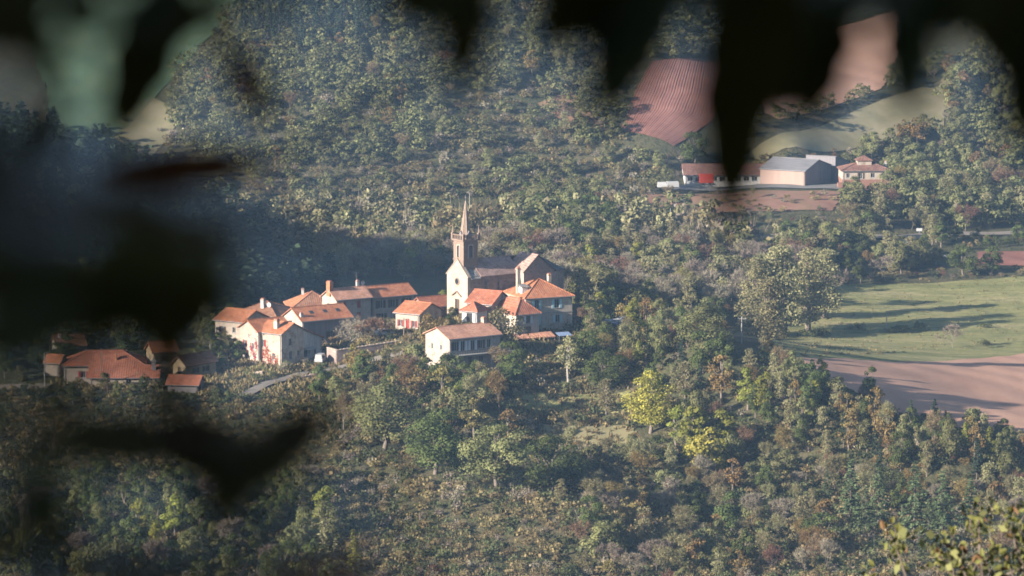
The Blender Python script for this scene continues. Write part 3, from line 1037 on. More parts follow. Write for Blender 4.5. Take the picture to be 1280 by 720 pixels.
sk, ro = house('skylight', 'orange roofed barn with three skylights behind the bare yard tree', 'dark_clad', 'tile_orange',
               [('F', 2.0, .0, 2.4, 2.6, dict(kind='void')), ('F', 7.0, 1.2, 1.0, 1.4, SHW), ('F', 9.8, 1.2, 1.0, 1.4, SHW), ('L', 5, 2.4, .8, 1.1, {})],
               [(.5, 1.2, 5.6, 6.9, .6, .6, 'pale')], cat='barn', front=('L', 'ivory'))
for x in (3.0, 6.4, 9.6):
    k_ = 2.2 / 4.1
    y0, y1 = 1.7, 2.6
    zf = lambda y: 5.3 + .19 + y * k_
    s_ = MB().slab([(x, y0, zf(y0) + .1), (x + 1.0, y0, zf(y0) + .1), (x + 1.0, y1, zf(y1) + .1), (x, y1, zf(y1) + .1)], .09).build('skylight_frame', M['dark_wood'], ro)
    MB().slab([(x + .12, y0 + .12, zf(y0 + .12) + .125), (x + .88, y0 + .12, zf(y0 + .12) + .125), (x + .88, y1 - .12, zf(y1 - .12) + .125), (x + .12, y1 - .12, zf(y1 - .12) + .125)], .02).build('pane', M['glass'], s_)
ht, ro = house('hip_sunlit', 'hipped brown roofed house with sunlight painted in orange on its left slope', 'cream', 'tile_brown',
               [('F', 3, 2.6, 1, 1.3, SHW), ('F', 7, 2.6, 1, 1.3, SHW), ('L', 5, 2.6, 1, 1.3, {})], [(3.2, 5.9, 8.0, 9.3, .5, .5, 'pale')])
# sunlight on its left slope, painted as an orange layer over the brown tiles
L_, W_ = 10.6, 11.5
r_ = L_ / 2
z_ = 5.6 + .19
e_ = z_ - .45 * 2.9 / r_
MB().slab([(-.5, W_ + .45, e_ + .05), (-.5, -.45, e_ + .05), (r_ - .02, r_, z_ + 2.9 + .05), (r_ - .02, W_ - r_, z_ + 2.9 + .05)], .05).build('sunlit_tiles', M['tile_orange'], ro)
rs, ro = house('red_shutters', 'two storey house with dark red shutters, tall brick chimney and a rooftop aerial', 'grey', 'tile_pink',
               [('F', 1.2, 3.9, .9, 1.5, SHR), ('F', 5.6, 3.9, .95, 1.5, dict(shut='red_wood', closed=True)), ('F', 5.6, .7, 1.1, 2.2, dict(kind='door', shut='red_wood')), ('F', 2.4, .8, 1.0, 1.5, {}), ('L', 3.2, 3.6, .8, 1.3, SHW)],
               [(.1, 3.2, 6.5, 9.7, .9, 1.5, 'tile_orange'), (7.4, 3.6, 7.4, 9.4, .6, .6, 'pale')], front=('L', 'ivory'))
dish(ro, 8.2, 2.9, 8.9, .5)
ae = MB().tube([(7.0, 3.4, 7.6), (7.0, 3.4, 11.3)], .04)
for i, z in enumerate((11.2, 10.9, 10.6, 10.3)):
    ae.tube([(6.3 + .1 * i, 3.4, z), (7.7 - .1 * i, 3.4, z)], .025, 4)
ae.build('aerial', M['zinc'], ro)
house('dark_shutters', 'two storey house with open dark shutters and bright orange roof ending the row', 'grey', 'tile_orange',
      [('F', 2.0, 3.5, 1.2, 1.8, SHW), ('F', 5.2, 3.5, 1.2, 1.8, SHW), ('F', 8.6, 3.5, 1.2, 1.8, SHW), ('F', 2.2, .5, 1.3, 1.9, SHW), ('F', 6.2, .3, 1.1, 2.2, D), ('F', 8.6, .6, 1.0, 1.5, SHW)])
house('garden_house', 'small cream house with an orange roof beside the wooden pole', 'ivory', 'tile_orange',
      [('F', 1.2, .4, .7, 1.4, SHR), ('F', 3.0, .0, .9, 2.1, dict(kind='door', shut='red_wood')), ('F', 4.6, .4, .7, 1.4, SHR), ('R', 4.4, 1.0, .8, 1.1, {})])
house('barn_behind', 'open fronted barn with a red roof left of the church door', 'rubble', 'tile_red',
      [('F', 1.8, -1, 2.6, 4.0, dict(kind='void')), ('F', 5.2, .6, 1.0, 1.4, SHW), ('L', 2.8, 2.6, .7, .9, {})], cat='barn')
house('central_right', 'grey house with a red hipped roof and pale shutters before the tall house', 'grey', 'tile_red',
      [('F', 3.0, 2.9, 1.0, 1.7, SHP), ('F', 3.0, .2, 1.3, 2.1, D), ('L', 3.0, 2.6, .9, 1.3, SHP), ('L', 7.0, 2.6, .9, 1.3, {})], front=('L', 'ivory'))
house('central_left', 'cream house with a red roof right of the church door', 'ivory', 'tile_red', [('F', 2.0, 1.8, .8, 1.2, SHW), ('F', 4.4, 1.8, .8, 1.2, {})])
house('porch_house', 'small outhouse with a hipped red roof below the church door', 'pale', 'tile_red', [('F', 1.8, .0, 1.4, 2.0, dict(kind='void'))], cat='outhouse')
th, ro = house('tall_house', 'tallest pale house with a hipped orange roof and light blue shutters beside the church', 'cream', 'tile_orange',
               [('F', 2.6, 4.6, 1.0, 1.9, SHB), ('F', 7.2, 4.6, 1.1, 1.9, SHB), ('F', 2.4, 1.2, 1.0, 1.8, SHB), ('F', 7.4, 1.5, 1.0, 1.6, SHB), ('R', 4.0, 4.6, .9, 1.6, SHB)],
               [(.6, 5.4, 6.5, 12.9, .7, .9, 'ivory'), (7.6, 5.0, 9.4, 11.2, .7, .8, 'cream')])
MB().box(-.06, 10.86, -.07, -.004, 3.55, 3.75).build('floor_band', M['concrete'], th)
dm = MB().box(.5, 1.9, 3.0, 5.0, 7.2, 8.9)
dd = dm.build('dormer', M['pale'], ro)
MB().slab([(.3, 2.8, 9.02), (2.1, 2.8, 9.02), (2.1, 5.2, 9.4), (.3, 5.2, 9.4)], .12).build('dormer_roof', M['slate_grey'], dd)
# terrace with tiled pergola in front of the tall house
o_, ax_, ay_ = house_frame(HOUSES['tall_house'])
tp = at(646, 424, 882)
t0 = empty('pergola', tp, R(24)); tag(t0, 'low tiled pergola roof over the dark terrace below the tall house', 'pergola')
MB().slab([(0, 0, .0), (9.0, 0, .0), (9.0, 2.6, .75), (0, 2.6, .75)], .14).build('roof', M['tile_pink'], t0)
cap = MB()
for i in range(30):
    cap.tube([(.15 + i * .3, -.02, .04), (.15 + i * .3, 2.6, .79)], .07, 5)
cap.build('tile_rows', M['tile_pink'], t0)
for x in (.15, 3.0, 6.0, 8.8):
    MB().box(x - .1, x + .1, .08, .28, -3.6, -.13).build('post', M['cream'], t0)
w_ = empty('retaining_wall', at(641, 440, 883.5), R(22)); tag(w_, 'dark retaining wall of rough stone below the pergola terrace', 'wall')
MB().box(0, 13.5, 0, .8, -3.0, .9).build('wall_body', M['rubble'], w_)
for i in range(15):
    MB().box(i * .9 + .01, i * .9 + .88, -.06, .86, .903, 1.05).build('coping_stone', M['concrete'], w_)
aw = empty('awning', at(699, 420, 884), R(24)); tag(aw, 'pale blue awning at the end of the terrace', 'awning')
MB().slab([(0, 0, 0), (3.0, 0, 0), (3.0, 1.9, .5), (0, 1.9, .5)], .05).build('cloth', M['blue_cloth'], aw)
for x in (.05, 2.9):
    MB().tube([(x, .05, -3), (x, .05, -.05)], .04).build('post', M['zinc'], aw)

# hamlet at the left
house('ham_hip', 'long low house with a hipped brown red roof in the left hamlet', 'ivory', 'tile_red', [('F', 4, .6, 1, 1.4, SHR), ('F', 8, .6, 1, 1.4, {}), ('F', 12, .6, 1, 1.4, {})], [(10.6, 1.6, 3.6, 5.3, .6, .6, 'tile_orange')])
hl, ro = house('ham_long', 'long lean-to with a plain bright red roof in the left hamlet', 'ivory', 'tile_red', [('F', 3, .1, 1.0, 1.1, {}), ('F', 8, .1, 1.0, 1.1, {})], cat='lean-to')
cc = MB().box(12.6, 13.4, 2.2, 3.0, 2.2, 4.1).build('chimney', M['dark_clad'], ro)
MB().slab([(12.4, 2.0, 4.5), (13.6, 2.0, 4.5), (13.0, 2.6, 5.1)], .1).slab([(13.6, 3.2, 4.5), (12.4, 3.2, 4.5), (13.0, 2.61, 5.1)], .1).box(12.7, 13.3, 2.3, 2.9, 4.105, 4.4).build('chimney_hood', M['dark_clad'], cc)
house('ham_gable', 'narrow house with an orange gable in the left hamlet', 'ochre', 'tile_orange', [('L', 2.2, 2.4, .8, 1.2, {}), ('F', 2.4, 2.2, .8, 1.2, SHW)])
house('ham_cream', 'cream gabled house behind the shed in the left hamlet', 'ochre', 'tile_brown', [('F', 1.8, .3, .9, 1.8, D), ('R', 3, .6, .9, 1.1, SHW), ('R', 6, .6, .9, 1.1, SHW)])
house('ham_shed', 'dark wooden shed with a red roof in front of the left hamlet', 'dark_clad', 'tile_red', [('R', 2.4, -.8, 1.3, 2.0, D)], cat='shed', name='shed')
house('ham_back', 'small house with a brown roof at the back of the left hamlet', 'ivory', 'tile_brown', [('L', 2.4, 1.2, .8, 1.1, {})], [(1.0, 2.0, 3.8, 5.2, .6, .6, 'pale')])
house('ham_small', 'tiny house with an orange roof beside the pole at the far left', 'ivory', 'tile_orange', [('R', 2, .6, .8, 1.1, {})])

# farm across the valley
fl, ro = house('farm_long', 'long white farm shed with a dull red roof behind the red trailer', 'pale', 'tile_far',
               [('F', 1.5 + 2.3 * i, 1.0, 1.6, 1.2, {}) for i in range(9)], cat='shed', name='shed')
house('farm_barn', 'large pink fronted barn with a grey roof in the farm yard', 'pink', 'fibre', [('R', 8.8, 0, 3.6, 3.4, dict(kind='door', shut='dark_clad'))], cat='barn', name='barn', front=('R', 'dark_clad'), ov=.3)
house('farm_dark', 'dark lean-to barn wing behind the pink fronted barn', 'dark_clad', 'fibre', cat='barn', name='barn', ov=.3)
vi, ro = house('villa', 'two tone villa with a small roof turret right of the farm barn', 'ivory', 'tile_far',
               [('F', 1.6, 3.0, 1.0, 1.3, {}), ('F', 5.2, 2.7, .9, 1.7, SHW), ('F', 8.6, 3.0, 1.2, 1.3, {}), ('F', 11.6, 3.0, 1.2, 1.3, {}), ('F', 6.2, .0, .9, 2.0, dict(kind='door', shut='white_paint')), ('F', 3.4, .8, 1.2, 1.0, {})],
               [(13.0, 6.0, 5.0, 7.0, .5, .5, 'pale')], cat='villa', name='villa', base=(2.5, 'brick'))
tu = MB().box(4.6, 8.6, 3.0, 6.6, 5.6, 7.6).build('turret', M['ivory'], vi)
TR = [(4.2, 2.6, 7.62), (9.0, 2.6, 7.62), (9.0, 7.0, 7.62), (4.2, 7.0, 7.62)]
m_ = MB()
for i in range(4):
    m_.slab([TR[i], TR[(i + 1) % 4], (6.6 + .01 * i, 4.8, 8.9)], .12)
m_.build('turret_roof', M['tile_far'], tu)
ws = MB().box(-1.4, -.06, -1.4, 1.0, -3, 1.6).build('entrance_steps', M['brick'], vi)
house('valley_hut', 'little stone hut behind the church tower', 'sandstone', 'tile_far', [('F', 2, .6, .9, 1.4, {})], cat='hut', name='hut')
house('red_hut', 'tiny red hut on the bank below the farm', 'brick', 'fibre', [('F', .8, .2, .8, 1.3, dict(kind='door', shut='white_paint'))], cat='hut', name='hut')
house('edge_house', 'pale house with a red roof at the right edge of the photograph', 'ivory', 'tile_far', [('F', 2, 1, .8, 1.1, {})])
s0 = empty('silo', at(864.5, 228, 1222)); tag(s0, 'white round silo behind the long farm shed', 'silo')
MB().tube([(0, 0, -2), (0, 0, 4.6)], 1.25, 14).build('tank', M['white_paint'], s0)
MB().tube([(0, 0, 4.6), (0, 0, 5.3)], [1.3, .25], 14).build('cone_top', M['zinc'], s0)
MB().tube([(1.3, -.2, 4.2), (2.2, -.2, 5.6)], .12).build('pipe', M['zinc'], s0)


# ------------------------------------------------------------------ church
cx, cy, cY, cth = CHURCH
ch = empty('church', at(cx, cy, cY), cth)
tag(ch, 'stone church with a pale front, slim spire and brown roof above the village', 'church')
# local: x along the nave, y away from the viewer's side; front is the plane x = 0
FW, EH, RH, NL = 7.6, 8.6, 11.5, 13.2
fm = MB()
fo, fu = Vector((0, FW, 0)), Vector((0, -1, 0))
wall_face(fm, fo, fu, None, FW, -4, EH, [(3.0, 4.6, 0, 3.4)], .5)
fm.poly([(0, FW, EH), (0, 0, EH), (0, FW / 2, RH + .5)])
# return edges so that the front stands slightly proud
fm.poly([(0, 0, -4), (.7, 0, -4), (.7, 0, EH), (0, 0, EH)]).poly([(.7, FW, -4), (0, FW, -4), (0, FW, EH), (.7, FW, EH)])
fm.build('front_wall', M['ashlar'], ch)
MB().slab([(-.12, FW + .3, EH - .1), (-.12, FW / 2, RH + .62), (.75, FW / 2, RH + .62), (.75, FW + .3, EH - .1)], .2).slab(
    [(-.12, FW / 2 + .002, RH + .62), (-.12, -.3, EH - .1), (.75, -.3, EH - .1), (.75, FW / 2 + .002, RH + .62)], .2).build('gable_coping', M['ashlar'], ch)
rw = MB()
n = 16
for i in range(n):
    a, b = 2 * math.pi * i / n, 2 * math.pi * (i + 1) / n
    for r0, r1, x0, x1 in ((.62, .85, -.12, -.1),):
        rw.poly([(x0, FW / 2 + r0 * math.cos(a), 7.2 + r0 * math.sin(a)), (x0, FW / 2 + r1 * math.cos(a), 7.2 + r1 * math.sin(a)), (x0, FW / 2 + r1 * math.cos(b), 7.2 + r1 * math.sin(b)), (x0, FW / 2 + r0 * math.cos(b), 7.2 + r0 * math.sin(b))])
        rw.poly([(x0, FW / 2 + r1 * math.cos(a), 7.2 + r1 * math.sin(a)), (-.005, FW / 2 + r1 * math.cos(a), 7.2 + r1 * math.sin(a)), (-.005, FW / 2 + r1 * math.cos(b), 7.2 + r1 * math.sin(b)), (x0, FW / 2 + r1 * math.cos(b), 7.2 + r1 * math.sin(b))])
rw = rw.build('rose_window', M['tower'], ch)
MB().poly([(-.04, FW / 2 + .64 * math.cos(2 * math.pi * i / n), 7.2 + .64 * math.sin(2 * math.pi * i / n)) for i in range(n)]).build('pane', M['glass'], rw)
pt = MB()
for s in (-1, 1):
    pt.slab([(-.35, FW / 2 + s * 1.7, 4.2), (-.35, FW / 2, 5.2), (-.01, FW / 2, 5.2), (-.01, FW / 2 + s * 1.7, 4.2)], .22)
pt.build('pediment', M['tower'], ch)
dr = MB().box(.3, .36, 3.005, 4.595, 0, 3.395).build('door', M['dark_wood'], ch)
MB().box(.24, .3, 3.75, 3.85, 1.1, 1.4).build('handle', M['zinc'], dr)
nv = MB()


def arched(root, x, z, w, h, y=-.02, name='window'):
    """narrow arched window on the nave side (plane y = 0)"""
    prof = [(-w / 2, 0), (w / 2, 0), (w / 2, h - w / 2)] + [(w / 2 * math.cos(a), h - w / 2 + w / 2 * math.sin(a)) for a in (math.pi * k / 6 for k in range(1, 6))] + [(-w / 2, h - w / 2)]
    fr_ = MB()
    k = len(prof)
    for i in range(1, k):
        (a, b), (c, d) = prof[i], prof[(i + 1) % k]
        s = 1 + .34
        q = lambda p: ((p[0]) * s, h / 2 + (p[1] - h / 2) * (1 + .34 * w / h))
        (e, f), (g, hh) = q((a, b)), q((c, d))
        fr_.poly([(x + e, y - .1, z + f), (x + g, y - .1, z + hh), (x + c, y - .1, z + d), (x + a, y - .1, z + b)][::-1])
        fr_.poly([(x + e, y - .1, z + f), (x + g, y - .1, z + hh), (x + g, y + .02, z + hh), (x + e, y + .02, z + f)])
        fr_.poly([(x + a, y - .1, z + b), (x + c, y - .1, z + d), (x + c, y - .03, z + d), (x + a, y - .03, z + b)][::-1])
    f_ = fr_.build(name, M['ashlar'], root)
    MB().poly([(x + a, y - .03, z + b) for a, b in prof]).build('pane', M['glass'], f_)
    return f_


wall_face(nv, Vector((.7, 0, 0)), Vector((1, 0, 0)), None, NL - .7, -4, EH, [])
wall_face(nv, Vector((NL + 9, FW, 0)), Vector((-1, 0, 0)), None, NL + 8.3, -4, EH, [])
nv.build('nave_wall', M['sandstone'], ch)
for x in (2.4, 10.9):
    arched(ch, x, 2.6, .95, 2.5)
for x in (5.2, 8.4):
    MB().box(x - .35, x + .35, -.55, -.003, -4, 6.9).slab([(x - .38, -.6, 6.95), (x + .38, -.6, 6.95), (x + .38, -.003, 7.6), (x - .38, -.003, 7.6)], .1).build('buttress', M['sandstone'], ch)
for i, x in enumerate((3.2, 6.6)):
    arched(ch, 6.8 + i * .0, 2.6, .9, 2.4) if i == 0 else None
kx = (RH - EH) / (FW / 2)
rn = MB()
rn.slab([(3.2, -.45, EH - .45 * kx + .2), (NL + .5, -.45, EH - .45 * kx + .2), (NL + .5, FW / 2, RH + .2), (3.2, FW / 2, RH + .2)], .18)
rn.slab([(NL + 9, FW + .45, EH - .45 * kx + .2), (3.2, FW + .45, EH - .45 * kx + .2), (3.2, FW / 2 + .004, RH + .2), (NL + 9, FW / 2 + .004, RH + .2)], .18)
rn = rn.build('nave_roof', M['slate_brown'], ch)
MB().tube([(4.3, FW / 2, RH + .24), (NL + .5, FW / 2, RH + .24)], .1).build('ridge_tiles', M['slate_brown'], rn)
MB().slab([(.75, -.5, EH - .5 * kx - .12), (3.19, -.5, EH - .5 * kx - .12), (3.19, 1.8, EH + 1.8 * kx - .12), (.75, 1.8, EH + 1.8 * kx - .12)], .18).slab(
    [(3.19, FW + .5, EH - .5 * kx - .12), (.75, FW + .5, EH - .5 * kx - .12), (.75, FW - 1.8, EH + 1.8 * kx - .12), (3.19, FW - 1.8, EH + 1.8 * kx - .12)], .18).build('porch_roof', M['slate_grey'], ch)
# transept with its gable to the viewer, then the canted chevet
TX0, TX1, TY = NL, NL + 8.2, -2.2
TE, TRZ = 8.9, 12.4
tm = MB()
wall_face(tm, Vector((TX0, .0, 0)), Vector((0, -1, 0)), None, 2.2, -4, TE, [(.7, 1.3, 5.2, 7.4)], m=1)
wall_face(tm, Vector((TX0, TY, 0)), Vector((1, 0, 0)), None, TX1 - TX0, -4, TE, [])
tm.poly([(TX0, TY, TE), (TX1, TY, TE), ((TX0 + TX1) / 2 - .4, TY, TRZ - .3)])
ca = math.radians(28)
q0 = Vector((TX1, TY, 0)); q1 = q0 + Vector((math.cos(ca), math.sin(ca), 0)) * 4.6
wall_face(tm, q0, (q1 - q0).normalized(), None, 4.6, -4, TE - .6, [(1.8, 2.6, 2.4, 4.8)])
q2 = Vector((q1.x + .8, FW - .5, 0))
wall_face(tm, q1, (q2 - q1).normalized(), None, (q2 - q1).length, -4, TE - .6, [])
tm.build('transept_wall', [M['sandstone'], M['ashlar']], ch)
opening(ch, Vector((TX0, 0, 0)), Vector((0, -1, 0)), .7, 1.3, 5.2, 7.4)
opening(ch, q0, (q1 - q0).normalized(), 1.8, 2.6, 2.4, 4.8)
ap = ((TX0 + TX1) / 2 - .4)
tr = MB()
tr.slab([(TX0 - .4, TY - .35, TE - .1), (ap, TY - .35, TRZ), (ap, FW / 2, TRZ), (TX0 - .4, FW / 2, TE + .9)][::-1], .18)
tr = tr.build('transept_roof', M['slate_brown'], ch)
MB().slab([(ap + .004, TY - .35, TRZ), (TX1 + .2, TY - .4, TE - .2), (q1.x + .35, q1.y - .2, TE - .5), (ap + .004, FW / 2, TRZ)][::-1], .18).slab(
    [(ap + .004, FW / 2 + .004, TRZ), (q1.x + .35, q1.y + .1, TE - .5), (q2.x + .4, q2.y + .4, TE - .5)][::-1], .18).build('chevet_roof', M['slate_blue'], ch)
# tower: stands on the front bay
tw = empty('tower', (0, 0, 0)); tw.parent = ch
TS, ty0 = 3.7, FW / 2 - 1.85
x0, x1, y0, y1 = .35, .35 + TS, ty0, ty0 + TS
TB, TT = RH - 2.4, 15.9
for nm, (so, su) in {'front': (Vector((x0, y1, 0)), Vector((0, -1, 0))), 'near': (Vector((x0, y0, 0)), Vector((1, 0, 0))), 'back': (Vector((x1, y0, 0)), Vector((0, 1, 0))), 'far': (Vector((x1, y1, 0)), Vector((-1, 0, 0)))}.items():
    w_ = MB()
    wall_face(w_, so, su, None, TS, TB, TT, [(TS / 2 - .5, TS / 2 + .5, 12.4, 14.9)], .4)
    o_ = w_.build('tower_wall', M['tower'], tw)
    ang = math.atan2(su.y, su.x)
    f_ = MB()
    f_.poly([(-.5 + TS / 2, .36, 12.4), (.5 + TS / 2, .36, 12.4), (.5 + TS / 2, .36, 14.9), (-.5 + TS / 2, .36, 14.9)])
    for k in range(7):
        f_.slab([(TS / 2 - .49, .18, 12.6 + k * .34), (TS / 2 + .49, .18, 12.6 + k * .34), (TS / 2 + .49, .34, 12.75 + k * .34), (TS / 2 - .49, .34, 12.75 + k * .34)], .04)
    f_.build('louvre', M['dark_clad'], o_, so, ang)
    g_ = MB()
    for s in (-1, 1):
        g_.box(TS / 2 + s * .62 - .11, TS / 2 + s * .62 + .11, -.07, -.003, 12.2, 15.0)
    for k in range(8):
        a, b = math.pi * k / 8, math.pi * (k + 1) / 8
        g_.poly([(TS / 2 + .51 * math.cos(a), -.05, 14.55 + .4 * math.sin(a)), (TS / 2 + .73 * math.cos(a), -.05, 14.75 + .73 * math.sin(a)), (TS / 2 + .73 * math.cos(b), -.05, 14.75 + .73 * math.sin(b)), (TS / 2 + .51 * math.cos(b), -.05, 14.55 + .4 * math.sin(b))])
    g_.build('arch_frame', M['ashlar'], o_, so, ang)
for z0, z1, e in ((11.75, 11.95, .12), (15.2, 15.4, .1), (TT, TT + .35, .3)):
    MB().box(x0 - e, x1 + e, y0 - e, y1 + e, z0, z1).build('cornice', M['tower'], tw)
bz = TT + .352
bl = MB()
for (ax0, ay0, ax1, ay1) in ((x0 - .2, y0 - .2, x1 + .2, y0 - .2), (x1 + .2, y0 - .2, x1 + .2, y1 + .2), (x1 + .2, y1 + .2, x0 - .2, y1 + .2), (x0 - .2, y1 + .2, x0 - .2, y0 - .2)):
    for i in range(7):
        t = (i + .5) / 7
        px_, py_ = ax0 + (ax1 - ax0) * t, ay0 + (ay1 - ay0) * t
        bl.box(px_ - .09, px_ + .09, py_ - .09, py_ + .09, bz, bz + .85)
    bl.tube([(ax0, ay0, bz + .93), (ax1, ay1, bz + .93)], .12, 4)
bl.build('balustrade', M['tower'], tw)
for px_, py_ in ((x0 - .15, y0 - .15), (x1 + .15, y0 - .15), (x1 + .15, y1 + .15), (x0 - .15, y1 + .15)):
    MB().box(px_ - .24, px_ + .24, py_ - .24, py_ + .24, bz, bz + 1.3).tube([(px_, py_, bz + 1.302), (px_, py_, bz + 3.1)], [.24, .03], 4).build('pinnacle', M['tower'], tw)
mx, my = (x0 + x1) / 2, (y0 + y1) / 2
sp = MB()
rr = [1.32, 1.12, .86, .6, .34, .07]
zz = [bz, bz + 1.3, bz + 3.0, bz + 4.7, bz + 6.3, bz + 8.1]
for i in range(5):
    for s in range(8):
        a, b = math.pi * (s + .5) / 4, math.pi * (s + 1.5) / 4
        sp.poly([(mx + rr[i] * math.cos(a), my + rr[i] * math.sin(a), zz[i]), (mx + rr[i] * math.cos(b), my + rr[i] * math.sin(b), zz[i]),
                 (mx + rr[i + 1] * math.cos(b), my + rr[i + 1] * math.sin(b), zz[i + 1]), (mx + rr[i + 1] * math.cos(a), my + rr[i + 1] * math.sin(a), zz[i + 1])])
spo = sp.build('spire', M['tower'], tw)
for s in range(8):
    a = math.pi * (s + .5) / 4
    MB().tube([(mx + rr[i] * 1.01 * math.cos(a), my + rr[i] * 1.01 * math.sin(a), zz[i]) for i in range(6)], .06, 4).build('rib', M['ashlar'], spo)
for s in range(4):
    a = math.pi * s / 2
    c_, s_ = math.cos(a), math.sin(a)
    q = lambda u, v, w: (mx + c_ * u - s_ * v, my + s_ * u + c_ * v, w)
    MB().poly([q(1.38, -.4, bz), q(1.38, .4, bz), q(1.38, .4, bz + 1.1), q(1.38, 0, bz + 1.8), q(1.38, -.4, bz + 1.1)]).poly([q(1.38, -.4, bz + 1.1), q(1.38, 0, bz + 1.8), q(.8, 0, bz + 1.8), q(.8, -.4, bz + 1.1)][::-1]).poly(
        [q(1.38, .4, bz + 1.1), q(1.38, 0, bz + 1.8), q(.8, 0, bz + 1.8), q(.8, .4, bz + 1.1)]).build('lucarne', M['dark_clad'], spo)
MB().tube([(mx, my, zz[5] - .1), (mx, my, zz[5] + 1.25)], .05, 5).tube([(mx, my - .35, zz[5] + .8), (mx, my + .35, zz[5] + .8)], .045, 5).build('cross', M['dark_clad'], spo)

# ------------------------------------------------------------------ walls, poles, vehicles, yard things
def block_wall(label, A, B, h, thick=.45, mat='rubble', deep=2.5, stones=True):
    """stone_wall > wall_body, coping_stone ..."""
    a, b = A, B
    d = b - a
    L = math.hypot(d.x, d.y)
    w = empty('stone_wall', a, math.atan2(d.y, d.x)); tag(w, label, 'wall')
    m = MB(); n = 8
    for i in range(n):
        x0, x1 = L * i / n, L * (i + 1) / n
        zb = d.z * (i + .5) / n
        m.box(x0, x1, 0, thick, -deep + zb, h + zb + .05 * math.sin(i * 2.3))
    m.build('wall_body', M[mat], w)
    if stones:
        k = max(3, int(L / .8))
        for i in range(k):
            x0, x1 = L * i / k + .01, L * (i + 1) / k - .01
            z = h + d.z * (i + .5) / k + .07
            MB().box(x0, x1, -.05, thick + .05, z, z + .16 + .05 * random.random()).build('coping_stone', M['ashlar'], w)
    return w


block_wall('long pinkish stone wall holding the yard of the bare tree', at(421, 452, 880), at(499, 440, 886), 2.2)
block_wall('short lit end of the yard wall beside the lane', at(408.5, 449, 884), at(420, 452, 880.1), 2.3)
block_wall('low garden wall under the ivy house lawn', at(300, 474, 874), at(328, 470, 871), .8)
block_wall('low grey wall beside the lane below the lawn', at(356, 484, 866), at(398, 472, 868), .9, mat='sandstone')
block_wall('ruined wall stump by the wooden pole', at(506, 441, 884), at(517, 437, 885), 1.3)
block_wall('low terrace wall in the shaded orchard below the pergola', at(652, 480, 858), at(690, 477, 862), .8, mat='sandstone')


def pole(label, px, py, Y, h, r=.14, mat='pole_wood', arm=True, wires=False):
    g = ground(px, py) if Y is None else at(px, py, Y)
    p = empty('utility_pole', g); tag(p, label, 'utility pole')
    MB().tube([(0, 0, -1), (0, 0, h)], [r, r * .7], 8).build('post', M[mat], p)
    if arm:
        a = MB().box(-.9, .9, -.06, .06, h - .55, h - .42).build('crossarm', M[mat], p)
        for x in (-.75, 0, .75):
            MB().tube([(x, 0, h - .418), (x, 0, h - .2)], .05, 6).build('insulator', M['white_paint'], a)
    return p


pole('pale concrete pole with a crossarm at the edge of the valley trees', 927, 428, 905, 5.6, .17, 'concrete')
pole('short pale post standing in the middle of the pasture', 1108, 413, None, 4.8, .14, 'concrete', False)
pole('brown wooden pole beside the small cream house', 505, 437, 888, 6.8, .13)
pole('tall grey pole at the far left of the hamlet', 56, 482, 862, 6.8, .12, 'concrete', False)
pole('thin pole in front of the long red lean-to', 127, 474, 859, 6.5, .09, 'pole_wood', False)
pole('pale pole on the bank below the tiny red hut', 838, 283, None, 5.0, .12, 'concrete', False)
pole('pale pole right of the bank pole below the farm', 867, 294, None, 5.0, .12, 'concrete', False)
pole('pale pole beside the far valley road, directly right of the spire', 587, 262, None, 4.8, .12, 'concrete', False)
pole('pale pole beside the far valley road, right of the leaning hedge', 640, 264, None, 4.6, .12, 'concrete', False)
pole('pale pole beside the far valley road, left of the spire', 524, 264, None, 4.6, .12, 'concrete', False)
pole('thin dark post near the pasture shadow', 1091, 398, None, 4.0, .06, 'dark_wood', False)


